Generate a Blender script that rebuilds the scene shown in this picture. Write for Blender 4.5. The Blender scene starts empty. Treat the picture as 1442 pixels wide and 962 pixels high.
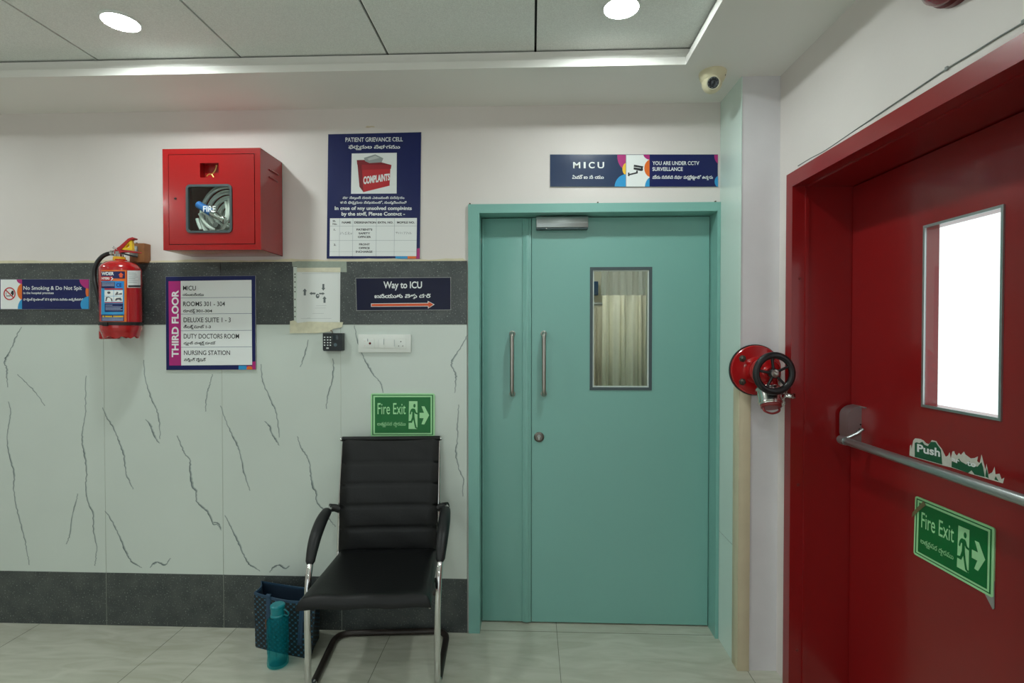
import bpy, bmesh, math, random
from mathutils import Vector, Matrix
from mathutils.geometry import tessellate_polygon

# ---------------------------------------------------------------- camera, world, exposure
SC = bpy.context.scene
COL = SC.collection
W_PX, H_PX, F_PX = 1442, 962, 740.0
CAM = Vector((0.0, -2.51, 1.44))
YAW = math.atan(28 / 740)
PITCH = math.atan(11 / 740)
cam_data = bpy.data.cameras.new('camera')
cam_data.sensor_width = 36.0
cam_data.lens = 36.0 * F_PX / W_PX
cam_data.clip_start = 0.05
cam = bpy.data.objects.new('camera', cam_data)
cam.location = CAM
cam.rotation_euler = (math.pi / 2 - PITCH, 0, YAW)
COL.objects.link(cam)
SC.camera = cam
CAM_R = cam.rotation_euler.to_matrix()

SC.view_settings.view_transform = 'Standard'
SC.view_settings.look = 'None'
SC.view_settings.gamma = 1.0
SC.view_settings.use_curve_mapping = False
SC.view_settings.exposure = 0.0
LAMP_STRENGTH = 222.0
LAMP_COLOR = (0.91, 1.0, 0.97)
WARD_STRENGTH = 19.0
SC.cycles.max_bounces = 10
SC.cycles.diffuse_bounces = 6

world = bpy.data.worlds.new('daylight')
SC.world = world
world.use_nodes = True
bg = world.node_tree.nodes['Background']
bg.inputs[0].default_value = (0.93, 0.97, 1.0, 1)
bg.inputs[1].default_value = 1.5

# ---------------------------------------------------------------- helpers
def lin(c):
    c = c / 255.0
    return c / 12.92 if c <= 0.04045 else ((c + 0.055) / 1.055) ** 2.4

def rgb(r, g, b):
    return (lin(r), lin(g), lin(b), 1.0)

def ray(px, py):
    return (CAM_R @ Vector(((px - W_PX / 2) / F_PX, -(py - H_PX / 2) / F_PX, -1.0))).normalized()

def P(px, py, y=0.0):
    """point of the picture on the plane Y = y (parallel to the back wall)"""
    d = ray(px, py)
    return CAM + d * ((y - CAM.y) / d.y)

def PZ(px, py, z=0.0):
    d = ray(px, py)
    return CAM + d * ((z - CAM.z) / d.z)

def mat(name, col, rough=0.5, metal=0.0, spec=0.5, noise=None, bump=None, coat=0.0, emit=None, coat_rough=0.08):
    m = bpy.data.materials.new(name)
    m.use_nodes = True
    nt = m.node_tree
    b = nt.nodes['Principled BSDF']
    b.inputs['Base Color'].default_value = rgb(*col)
    b.inputs['Roughness'].default_value = rough
    b.inputs['Metallic'].default_value = metal
    b.inputs['Specular IOR Level'].default_value = spec
    b.inputs['Coat Weight'].default_value = coat
    b.inputs['Coat Roughness'].default_value = coat_rough
    if emit:
        b.inputs['Emission Color'].default_value = (*emit[0], 1)
        b.inputs['Emission Strength'].default_value = emit[1]
    if noise or bump:
        tc = nt.nodes.new('ShaderNodeTexCoord')
    if noise:
        n = nt.nodes.new('ShaderNodeTexNoise')
        n.inputs['Scale'].default_value = noise[0]
        n.inputs['Detail'].default_value = 6
        nt.links.new(tc.outputs['Object'], n.inputs['Vector'])
        r = nt.nodes.new('ShaderNodeValToRGB')
        c = rgb(*col); k = noise[1]
        r.color_ramp.elements[0].position = 0.3
        r.color_ramp.elements[1].position = 0.7
        r.color_ramp.elements[0].color = (c[0] * (1 - k), c[1] * (1 - k), c[2] * (1 - k), 1)
        r.color_ramp.elements[1].color = (min(1, c[0] * (1 + k)), min(1, c[1] * (1 + k)), min(1, c[2] * (1 + k)), 1)
        nt.links.new(n.outputs['Fac'], r.inputs['Fac'])
        nt.links.new(r.outputs['Color'], b.inputs['Base Color'])
    if bump:
        n2 = nt.nodes.new('ShaderNodeTexNoise')
        n2.inputs['Scale'].default_value = bump[0]
        n2.inputs['Detail'].default_value = 4
        nt.links.new(tc.outputs['Object'], n2.inputs['Vector'])
        bp = nt.nodes.new('ShaderNodeBump')
        bp.inputs['Strength'].default_value = bump[1]
        bp.inputs['Distance'].default_value = 0.004
        nt.links.new(n2.outputs['Fac'], bp.inputs['Height'])
        nt.links.new(bp.outputs['Normal'], b.inputs['Normal'])
    return m

def thin_glass(name, tint=(1, 1, 1), gloss=1.0, rough=0.0):
    m = bpy.data.materials.new(name)
    m.use_nodes = True
    nt = m.node_tree
    nt.nodes.clear()
    out = nt.nodes.new('ShaderNodeOutputMaterial')
    tr = nt.nodes.new('ShaderNodeBsdfTransparent')
    tr.inputs[0].default_value = (*tint, 1)
    gl = nt.nodes.new('ShaderNodeBsdfGlossy')
    gl.inputs['Roughness'].default_value = rough
    fr = nt.nodes.new('ShaderNodeFresnel')
    fr.inputs['IOR'].default_value = 1.45
    mu = nt.nodes.new('ShaderNodeMath')
    mu.operation = 'MULTIPLY'
    mu.inputs[1].default_value = gloss
    mx = nt.nodes.new('ShaderNodeMixShader')
    geo = nt.nodes.new('ShaderNodeNewGeometry')     # the pane's rear face counts as glass to air too
    ior = nt.nodes.new('ShaderNodeMapRange')
    ior.inputs['To Min'].default_value = 1.45
    ior.inputs['To Max'].default_value = 1 / 1.45
    nt.links.new(geo.outputs['Backfacing'], ior.inputs['Value'])
    nt.links.new(ior.outputs[0], fr.inputs['IOR'])
    nt.links.new(fr.outputs[0], mu.inputs[0])
    nt.links.new(mu.outputs[0], mx.inputs[0])
    nt.links.new(tr.outputs[0], mx.inputs[1])
    nt.links.new(gl.outputs[0], mx.inputs[2])
    nt.links.new(mx.outputs[0], out.inputs[0])
    return m

def smooth_path(pts, n=8):
    """Catmull-Rom through the points"""
    pts = [Vector(p) for p in pts]
    q = [pts[0] * 2 - pts[1]] + pts + [pts[-1] * 2 - pts[-2]]
    out = []
    for i in range(1, len(q) - 2):
        p0, p1, p2, p3 = q[i - 1], q[i], q[i + 1], q[i + 2]
        for k in range(n):
            t = k / n
            out.append(0.5 * ((2 * p1) + (p2 - p0) * t + (2 * p0 - 5 * p1 + 4 * p2 - p3) * t * t + (3 * p1 - p0 - 3 * p2 + p3) * t ** 3))
    out.append(pts[-1])
    return out

def bend_path(pts, r, n=6):
    """polyline with rounded corners"""
    pts = [Vector(p) for p in pts]
    out = [pts[0]]
    for a, b, c in zip(pts, pts[1:], pts[2:]):
        u, v = (a - b), (c - b)
        k = min(r, u.length * 0.49, v.length * 0.49)
        s, e = b + u.normalized() * k, b + v.normalized() * k
        for i in range(n + 1):
            t = i / n
            out.append(s * (1 - t) ** 2 + b * 2 * t * (1 - t) + e * t * t)
    out.append(pts[-1])
    return out

def rrect(x0, x1, y0, y1, r, n=6):
    o = []
    for cx, cy, a in ((x1 - r, y0 + r, -90), (x1 - r, y1 - r, 0), (x0 + r, y1 - r, 90), (x0 + r, y0 + r, 180)):
        for i in range(n + 1):
            t = math.radians(a + 90 * i / n)
            o.append((cx + r * math.cos(t), cy + r * math.sin(t)))
    return o

def rect(x0, x1, y0, y1):
    return [(x0, y0), (x1, y0), (x1, y1), (x0, y1)]

def ellipse(cx, cy, rx, ry, n=28, a0=0, a1=360):
    return [(cx + rx * math.cos(math.radians(a0 + (a1 - a0) * i / n)), cy + ry * math.sin(math.radians(a0 + (a1 - a0) * i / n))) for i in range(n + (0 if a1 - a0 == 360 else 1))]

def clip(poly, x0, x1, y0, y1):
    for ax, lim, sg in ((0, x0, 1), (0, x1, -1), (1, y0, 1), (1, y1, -1)):
        out = []
        for i, p in enumerate(poly):
            q = poly[i - 1]
            ip, iq = (p[ax] - lim) * sg >= 0, (q[ax] - lim) * sg >= 0
            if ip != iq:
                t = (lim - q[ax]) / (p[ax] - q[ax])
                out.append((q[0] + (p[0] - q[0]) * t, q[1] + (p[1] - q[1]) * t))
            if ip:
                out.append(p)
        poly = out
        if not poly:
            break
    return poly

ORIGIN = {}

class MB:
    def __init__(self, xf=None):
        self.v, self.f, self.mi, self.xf, self.lines = [], [], [], xf, []
    def add(self, vs, fs, mi=0):
        k = len(self.v)
        for p in vs:
            p = Vector(p)
            self.v.append(self.xf @ p if self.xf else p)
        for f in fs:
            self.f.append([k + i for i in f])
            self.mi.append(mi)
        return self
    def box(self, x0, x1, y0, y1, z0, z1, bev=0.0, mi=0, seg=2):
        x0, x1 = sorted((x0, x1)); y0, y1 = sorted((y0, y1)); z0, z1 = sorted((z0, z1))
        if bev <= 0:
            vs = [(x, y, z) for z in (z0, z1) for y in (y0, y1) for x in (x0, x1)]
            return self.add(vs, [(0, 2, 3, 1), (4, 5, 7, 6), (0, 1, 5, 4), (2, 6, 7, 3), (0, 4, 6, 2), (1, 3, 7, 5)], mi)
        bm = bmesh.new()
        bmesh.ops.create_cube(bm, size=1)
        for v in bm.verts:
            v.co = Vector(((x0 + x1) / 2 + v.co.x * (x1 - x0), (y0 + y1) / 2 + v.co.y * (y1 - y0), (z0 + z1) / 2 + v.co.z * (z1 - z0)))
        bev = min(bev, (x1 - x0) * .49, (y1 - y0) * .49, (z1 - z0) * .49)
        bmesh.ops.bevel(bm, geom=bm.edges[:], offset=bev, segments=seg, profile=0.5, affect='EDGES')
        bm.verts.index_update()
        self.add([v.co.copy() for v in bm.verts], [[v.index for v in f.verts] for f in bm.faces], mi)
        bm.free()
        return self
    def tube(self, pts, r, seg=14, closed=False, mi=0, flat=1.0, up=None):
        pts = [Vector(p) for p in pts]
        n = len(pts)
        rs = r if isinstance(r, (list, tuple)) else [r] * n
        tan = []
        for i in range(n):
            if closed:
                t = pts[(i + 1) % n] - pts[i - 1]
            else:
                t = pts[min(i + 1, n - 1)] - pts[max(i - 1, 0)]
            tan.append(t.normalized() if t.length > 1e-9 else Vector((0, 0, 1)))
        a = Vector(up) if up else (Vector((0, 0, 1)) if abs(tan[0].z) < 0.9 else Vector((1, 0, 0)))
        nrm = (a - tan[0] * a.dot(tan[0])).normalized()
        vs = []
        for i in range(n):
            nrm = (nrm - tan[i] * nrm.dot(tan[i]))
            nrm = nrm.normalized() if nrm.length > 1e-6 else tan[i].orthogonal().normalized()
            bi = tan[i].cross(nrm)
            for k in range(seg):
                t = 2 * math.pi * k / seg
                vs.append(pts[i] + nrm * (rs[i] * flat * math.cos(t)) + bi * (rs[i] * math.sin(t)))
        fs = []
        for i in range(n if closed else n - 1):
            j = (i + 1) % n
            for k in range(seg):
                l = (k + 1) % seg
                fs.append((i * seg + k, i * seg + l, j * seg + l, j * seg + k))
        if not closed:
            fs.append(list(range(seg))[::-1])
            fs.append([(n - 1) * seg + k for k in range(seg)])
        return self.add(vs, fs, mi)
    def lathe(self, prof, org, axis=(0, 0, 1), seg=32, mi=0, a0=0.0):
        org, ax = Vector(org), Vector(axis).normalized()
        u = ax.orthogonal().normalized() if abs(ax.z) < 0.99 else Vector((1, 0, 0))
        w = ax.cross(u)
        vs, fs, rows = [], [], []
        for r, h in prof:
            if r < 1e-6:
                rows.append([len(vs)]); vs.append(org + ax * h)
            else:
                rows.append(list(range(len(vs), len(vs) + seg)))
                for k in range(seg):
                    t = a0 + 2 * math.pi * k / seg
                    vs.append(org + ax * h + (u * math.cos(t) + w * math.sin(t)) * r)
        for A, B in zip(rows, rows[1:]):
            for k in range(seg):
                l = (k + 1) % seg
                if len(A) == 1 and len(B) == 1:
                    continue
                if len(A) == 1:
                    fs.append((A[0], B[l], B[k]))
                elif len(B) == 1:
                    fs.append((A[k], A[l], B[0]))
                else:
                    fs.append((A[k], A[l], B[l], B[k]))
        return self.add(vs, fs, mi)
    def plate(self, outer, holes, f0, f1=None, mi=0):
        """outline with holes; f0(u,v) the front, f1(u,v) the back"""
        loops = [list(outer)] + [list(h) for h in holes]
        flat = [p for l in loops for p in l]
        tri = tessellate_polygon([[Vector((p[0], p[1], 0)) for p in l] for l in loops])
        self.add([f0(*p) for p in flat], [list(t) for t in tri], mi)
        if f1:
            self.add([f1(*p) for p in flat], [list(t)[::-1] for t in tri], mi)
            for l in loops:
                n = len(l)
                self.add([f0(*p) for p in l] + [f1(*p) for p in l], [(i, (i + 1) % n, n + (i + 1) % n, n + i) for i in range(n)], mi)
        return self
    def prism(self, pts, vec, mi=0):
        """flat world polygon pushed along vec"""
        pts = [Vector(p) for p in pts]; vec = Vector(vec)
        a = (pts[1] - pts[0]).normalized()
        nn = Vector((0, 0, 0))
        for i in range(len(pts)):
            nn += pts[i - 1].cross(pts[i])
        nn.normalize()
        b = nn.cross(a)
        lp = [((p - pts[0]).dot(a), (p - pts[0]).dot(b)) for p in pts]
        o = pts[0]
        return self.plate(lp, [], lambda u, v: o + a * u + b * v, lambda u, v: o + a * u + b * v + vec, mi)
    def build(self, name, mats, parent=None, angle=38, origin=None, fix=True):
        if len(self.lines) > 1:                 # every line of writing is a part of its own
            st = [k for k in self.lines] + [len(self.f)]
            for a, b in zip(st, st[1:]):
                m = MB()
                ids = sorted({i for f in self.f[a:b] for i in f})
                to = {i: j for j, i in enumerate(ids)}
                m.v = [self.v[i] for i in ids]
                m.f = [[to[i] for i in f] for f in self.f[a:b]]
                m.mi = self.mi[a:b]
                o = m.build(name, mats, parent, angle, origin, fix)
            return o
        me = bpy.data.meshes.new(name)
        o = bpy.data.objects.new(name, me)
        COL.objects.link(o)
        if parent is not None:
            o.parent = parent
            org = ORIGIN[parent.name]
        else:
            org = Vector(origin) if origin is not None else Vector((0, 0, 0))
            o.location = org
        ORIGIN[o.name] = org
        me.from_pydata([v - org for v in self.v], [], self.f)
        if not isinstance(mats, (list, tuple)):
            mats = [mats]
        for m in mats:
            me.materials.append(m)
        for p, k in zip(me.polygons, self.mi):
            p.material_index = k
        if fix:
            bm = bmesh.new(); bm.from_mesh(me)
            bmesh.ops.remove_doubles(bm, verts=bm.verts, dist=1e-6)
            bmesh.ops.recalc_face_normals(bm, faces=bm.faces)
            bm.to_mesh(me); bm.free()
        me.polygons.foreach_set('use_smooth', [True] * len(me.polygons))
        me.set_sharp_from_angle(angle=math.radians(angle))
        me.update()
        return o

def tag(o, label, cat, group=None):
    o['label'] = label
    o['category'] = cat
    if group:
        o['group'] = group
    return o

def thing(name, label, cat, loc, group=None):
    o = bpy.data.objects.new(name, None)
    o.empty_display_size = 0.05
    COL.objects.link(o)
    o.location = Vector(loc)
    ORIGIN[o.name] = Vector(loc)
    return tag(o, label, cat, group)

def struct_root(name, loc):
    o = bpy.data.objects.new(name, None)
    COL.objects.link(o)
    o.location = Vector(loc)
    ORIGIN[o.name] = Vector(loc)
    o['kind'] = 'structure'
    return o

def struct(mb, name, mats, angle=38):
    o = mb.build(name, mats, None, angle)
    o['kind'] = 'structure'
    return o

# ---------------------------------------------------------------- writing
_TX = {}
def glyph_loops(s):
    """outline loops of a line set in the built-in font, at size 1"""
    if s in _TX:
        return _TX[s]
    cu = bpy.data.curves.new('t', 'FONT')
    cu.body = s
    ob = bpy.data.objects.new('t', cu)
    COL.objects.link(ob)
    dg = bpy.context.evaluated_depsgraph_get()
    cv = ob.evaluated_get(dg).to_curve(dg)
    loops = []
    for sp in cv.splines:
        if sp.type == 'BEZIER':
            bp = sp.bezier_points
            l = []
            n = len(bp)
            for i in range(n):
                a, b = bp[i], bp[(i + 1) % n]
                p0, p1, p2, p3 = a.co, a.handle_right, b.handle_left, b.co
                straight = (p1 - p0).cross(p3 - p0).length < 1e-5 and (p2 - p0).cross(p3 - p0).length < 1e-5
                k = 1 if straight else 4
                for j in range(k):
                    t = j / k
                    q = p0 * (1 - t) ** 3 + p1 * 3 * t * (1 - t) ** 2 + p2 * 3 * t * t * (1 - t) + p3 * t ** 3
                    if not l or (l[-1][0] - q.x) ** 2 + (l[-1][1] - q.y) ** 2 > 1e-8:
                        l.append((q.x, q.y))
        else:
            l = [(p.co.x, p.co.y) for p in sp.points]
        if len(l) > 2:
            loops.append(l)
    ob.evaluated_get(dg).to_curve_clear()
    bpy.data.objects.remove(ob)
    bpy.data.curves.remove(cu)
    _TX[s] = loops
    return loops

def area(l):
    return 0.5 * sum(l[i - 1][0] * l[i][1] - l[i][0] * l[i - 1][1] for i in range(len(l)))

def inside(p, l):
    c = False
    for i in range(len(l)):
        a, b = l[i - 1], l[i]
        if (a[1] > p[1]) != (b[1] > p[1]) and p[0] < (b[0] - a[0]) * (p[1] - a[1]) / (b[1] - a[1]) + a[0]:
            c = not c
    return c

def fatten(l, d, sg):
    n = len(l); out = []
    for i in range(n):
        a, b, c = l[i - 1], l[i], l[(i + 1) % n]
        e1 = Vector((b[0] - a[0], b[1] - a[1])); e2 = Vector((c[0] - b[0], c[1] - b[1]))
        if e1.length < 1e-9 or e2.length < 1e-9:
            out.append(b); continue
        n1 = Vector((e1.y, -e1.x)).normalized(); n2 = Vector((e2.y, -e2.x)).normalized()
        m = n1 + n2
        if m.length < 0.3:
            out.append(b); continue
        m = m.normalized() / max(0.5, m.normalized().dot(n1))
        out.append((b[0] + m.x * d * sg, b[1] + m.y * d * sg))
    return out

def is_cons(ch):
    return 0x0C15 <= ord(ch) <= 0x0C39

def line_loops(s):
    """glyph loops; a consonant after a virama is set small below the one before it"""
    body, subs, i = '', [], 0
    while i < len(s):
        if s[i] == '\u0C4D' and i + 1 < len(s) and is_cons(s[i + 1]):
            subs.append((body, s[i + 1]))
            i += 2
            continue
        body += s[i]
        i += 1
    loops = [l for l in glyph_loops(body)]
    for pre, ch in subs:
        pl = glyph_loops(pre)
        xr = max((p[0] for l in pl for p in l), default=0)
        g = glyph_loops(ch)
        x0 = min(p[0] for l in g for p in l)
        loops = loops + [[((p[0] - x0) * 0.6 + xr - 0.24, p[1] * 0.55 - 0.33) for p in l] for l in g]
    return loops

CAP = {}
def write(mb, s, f, x0, x1, yb, yt, bold=0.0, mi=0, yb2=None, yt2=None, turn=False):
    """set a line between x0 and x1, baseline yb, capital height yt, through the map f(x, y)"""
    loops = line_loops(s)
    mb.lines.append(len(mb.f))
    ref = 'H' if all(ord(c) < 0x0C00 for c in s) else '\u0C2E'
    if ref not in CAP:
        CAP[ref] = max(p[1] for l in glyph_loops(ref) for p in l)
    cap = CAP[ref]
    a = min(p[0] for l in loops for p in l); b = max(p[0] for l in loops for p in l)
    own = []
    for l in loops:          # a hole lies in a larger loop that runs the other way round
        A = area(l)
        own.append(min((m for m in loops if m is not l and area(m) * A < 0 and abs(area(m)) > abs(A) and inside(l[0], m)), key=lambda m: abs(area(m)), default=None))
    outs, use = [], {}
    for l, m in zip(loops, own):
        if m is None:
            use[id(l)] = []
    for l, m in zip(loops, own):
        if m is None:
            outs.append((l, fatten(l, bold, 1 if area(l) > 0 else -1) if bold else l))
        elif id(m) in use:
            use[id(m)].append(fatten(l, bold, 1 if area(m) > 0 else -1) if bold else l)
    if yb2 is None:
        yb2, yt2 = yb, yt
    def g(u, v):
        k = (u - a) / (b - a)
        if turn:       # reads upwards: x0..x1 is then the vertical run, yb..yt the horizontal one
            return f(yb + (yt - yb) * v / cap, x0 + (x1 - x0) * k)
        ybk, ytk = yb + (yb2 - yb) * k, yt + (yt2 - yt) * k
        return f(x0 + (x1 - x0) * k, ybk + (ytk - ybk) * v / cap)
    for l, q in outs:
        mb.plate(q, use[id(l)], g, None, mi)
    return mb

def crop(sc, ox, oy, f):
    return lambda x, y: f(ox + x / sc, oy + y / sc)

def wall_map(lift):
    return lambda x, y: P(x, y, -lift)

def stroke(mb, pts, w, f, mi=0):
    """flat pen stroke of width w through 2D points"""
    n = len(pts)
    for i in range(n - 1):
        a, b = Vector(pts[i]), Vector(pts[i + 1])
        t = (b - a)
        if t.length < 1e-9:
            continue
        wa = w[i] if isinstance(w, list) else w
        wb = w[i + 1] if isinstance(w, list) else w
        pa = Vector(pts[max(i - 1, 0)]); pb = Vector(pts[min(i + 2, n - 1)])
        ta, tb = (b - pa).normalized(), (pb - a).normalized()
        na, nb = Vector((-ta.y, ta.x)) * wa / 2, Vector((-tb.y, tb.x)) * wb / 2
        q = [a + na, b + nb, b - nb, a - na]
        mb.add([f(*p) for p in q], [(0, 1, 2, 3)], mi)
    return mb

# ---------------------------------------------------------------- materials
M_PAINT = mat('cream_wall_paint', (222, 215, 212), 0.55, noise=(3.0, 0.025), bump=(60, 0.05))
M_PAINT2 = mat('lavender_white_paint', (216, 213, 217), 0.5, noise=(5.0, 0.04), bump=(60, 0.05))
M_MINT = mat('mint_laminate', (212, 230, 223), 0.25, noise=(2.0, 0.02))
M_CEIL = mat('ceiling_tile_grey', (234, 237, 234), 0.85, noise=(260, 0.10), bump=(300, 0.15))
M_SOFFIT = mat('soffit_paint', (236, 234, 230), 0.6)
M_GROOVE = mat('dark_joint', (22, 22, 22), 0.9)
M_GRANITE = mat('granite', (70, 75, 75), 0.32)
M_GROUT = mat('pale_grout', (168, 172, 160), 0.8)
M_MARBLE = mat('white_marble_tile', (204, 213, 207), 0.16, noise=(1.6, 0.03))
M_VEIN = mat('grey_vein', (112, 122, 124), 0.25, noise=(40, 0.35))
M_VEIN2 = mat('pale_vein', (160, 172, 168), 0.2)
M_FLOOR = mat('vitrified_floor_tile', (186, 187, 172), 0.22)
M_GROUT2 = mat('floor_joint', (96, 98, 86), 0.8)
M_TEAL = mat('teal_door_paint', (124, 178, 169), 0.36, coat=0.3, coat_rough=0.28, noise=(1.2, 0.02))
M_REDP = mat('red_door_paint', (138, 17, 20), 0.30, coat=0.25, noise=(1.5, 0.05))
M_STEEL = mat('brushed_steel', (176, 172, 166), 0.28, metal=1.0)
M_ALU = mat('satin_aluminium', (176, 182, 182), 0.34, metal=0.85)
M_GASKET = mat('grey_gasket', (70, 84, 88), 0.5)
M_BLACK = mat('matt_black', (18, 18, 19), 0.5)
M_CHROME = mat('chrome', (215, 215, 215), 0.09, metal=1.0)
M_BEIGE = mat('beige_corner_strip', (206, 194, 166), 0.45, noise=(9, 0.05))
M_PANE = thin_glass('clear_glass', (0.97, 1.0, 0.98))

def edit_nodes(m):
    nt = m.node_tree
    return nt, nt.nodes['Principled BSDF'], nt.nodes.new('ShaderNodeTexCoord')

# granite: dark ground with pale flecks
nt, b, tc = edit_nodes(M_GRANITE)
n1 = nt.nodes.new('ShaderNodeTexNoise'); n1.inputs['Scale'].default_value = 14; n1.inputs['Detail'].default_value = 8
n2 = nt.nodes.new('ShaderNodeTexNoise'); n2.inputs['Scale'].default_value = 150; n2.inputs['Detail'].default_value = 3
r1 = nt.nodes.new('ShaderNodeValToRGB')
r1.color_ramp.elements[0].position = .35; r1.color_ramp.elements[0].color = rgb(60, 65, 66)
r1.color_ramp.elements[1].position = .68; r1.color_ramp.elements[1].color = rgb(76, 81, 80)
r2 = nt.nodes.new('ShaderNodeValToRGB')
r2.color_ramp.elements[0].position = .60; r2.color_ramp.elements[0].color = (0, 0, 0, 1)
r2.color_ramp.elements[1].position = .74; r2.color_ramp.elements[1].color = (1, 1, 1, 1)
mx = nt.nodes.new('ShaderNodeMixRGB'); mx.inputs[2].default_value = rgb(150, 158, 152)
for n in (n1, n2):
    nt.links.new(tc.outputs['Object'], n.inputs['Vector'])
nt.links.new(n1.outputs['Fac'], r1.inputs['Fac']); nt.links.new(n2.outputs['Fac'], r2.inputs['Fac'])
nt.links.new(r2.outputs['Color'], mx.inputs[0]); nt.links.new(r1.outputs['Color'], mx.inputs[1])
nt.links.new(mx.outputs[0], b.inputs['Base Color'])

# floor tile: soft stretched clouding
nt, b, tc = edit_nodes(M_FLOOR)
mp = nt.nodes.new('ShaderNodeMapping'); mp.inputs['Rotation'].default_value = (0, 0, 0.5); mp.inputs['Scale'].default_value = (2.2, 9, 1)
n1 = nt.nodes.new('ShaderNodeTexNoise'); n1.inputs['Scale'].default_value = 1.6; n1.inputs['Detail'].default_value = 8; n1.inputs['Distortion'].default_value = 1.2
r1 = nt.nodes.new('ShaderNodeValToRGB')
r1.color_ramp.elements[0].position = .3; r1.color_ramp.elements[0].color = rgb(176, 176, 160)
r1.color_ramp.elements[1].position = .65; r1.color_ramp.elements[1].color = rgb(194, 195, 181)
nt.links.new(tc.outputs['Object'], mp.inputs['Vector']); nt.links.new(mp.outputs[0], n1.inputs['Vector'])
nt.links.new(n1.outputs['Fac'], r1.inputs['Fac']); nt.links.new(r1.outputs['Color'], b.inputs['Base Color'])

# ---------------------------------------------------------------- room measures
Z_CEIL = P(721, 149).z                    # underside of the dropped border
Z_TRAY = Z_CEIL + 0.080                   # tiled field above it
X_LEFT, Y_FRONT = -4.2, -5.2
X_FR0 = P(660, 500).x                     # teal frame, outer side
X_PIL = P(1012.6, 480).x                  # pillar, side towards the teal door
Y_PIL = -0.25                             # pillar, face
Z_FR = P(800, 287.5).z                    # teal frame, top
Z_B1 = P(657, 368).z; Z_B2 = P(657, 457).z; Z_B3 = P(657, 814).z
T_TILE = 0.012
X_TILE = P(657.5, 480, -T_TILE).x

# the wall with the red door runs almost square to the back wall
O_R = P(1097, 480, Y_PIL); O_R.z = 0
A_R = 0.0147
D_R = Vector((math.sin(A_R), -math.cos(A_R), 0)); N_R = Vector((math.cos(A_R), math.sin(A_R), 0))
XF_R = Matrix(((D_R.x, N_R.x, 0, O_R.x), (D_R.y, N_R.y, 0, O_R.y), (0, 0, 1, 0), (0, 0, 0, 1)))

def RT(px, py, w=0.0):
    """(t, z) where the sight line through the picture point meets the plane w of the red door's wall"""
    d = ray(px, py)
    k = ((O_R + N_R * w) - CAM).dot(N_R) / d.dot(N_R)
    p = CAM + d * k
    return (p - O_R).dot(D_R), p.z

def RW(t, w, z):
    return O_R + D_R * t + N_R * w + Vector((0, 0, z))

# ---------------------------------------------------------------- floor
mb = MB()
mb.box(X_LEFT, 3.2, Y_FRONT, 3.2, -0.12, 0.0)
fx = [PZ(x, 900).x for x in (20, 239, 317.5, 547, 785)]
fx += [fx[0] - 0.8 * k for k in (1, 2)] + [fx[-1] + 0.8, fx[-1] + 1.6]
e = 0.0011
for x in fx:
    mb.box(x - e, x + e, Y_FRONT, 3.0, -0.01, 0.0004, mi=1)
for y in (0.012, -0.8, -1.6, -2.4, -3.2, -4.0, -4.8, 0.81, 1.6):
    mb.box(X_LEFT, 3.0, y - e, y + e, -0.01, 0.0004, mi=1)
struct(mb, 'floor', [M_FLOOR, M_GROUT2])

# ---------------------------------------------------------------- back wall
X_RR = RW(-0.5, 0.3, 0).x
mb = MB()
X_OP0, X_OP1 = X_FR0 + 0.012, X_PIL
mb.box(X_LEFT, X_OP0, 0, 0.16, 0, Z_CEIL)
mb.box(X_OP0, X_OP1, 0, 0.16, Z_FR - 0.012, Z_CEIL)
mb.box(X_OP1, 1.7, 0, 0.16, 0, Z_CEIL)
mb.box(X_LEFT, 1.7, 0, 0.16, Z_CEIL, 2.85)
struct(mb, 'wall_back', M_PAINT)

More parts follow.
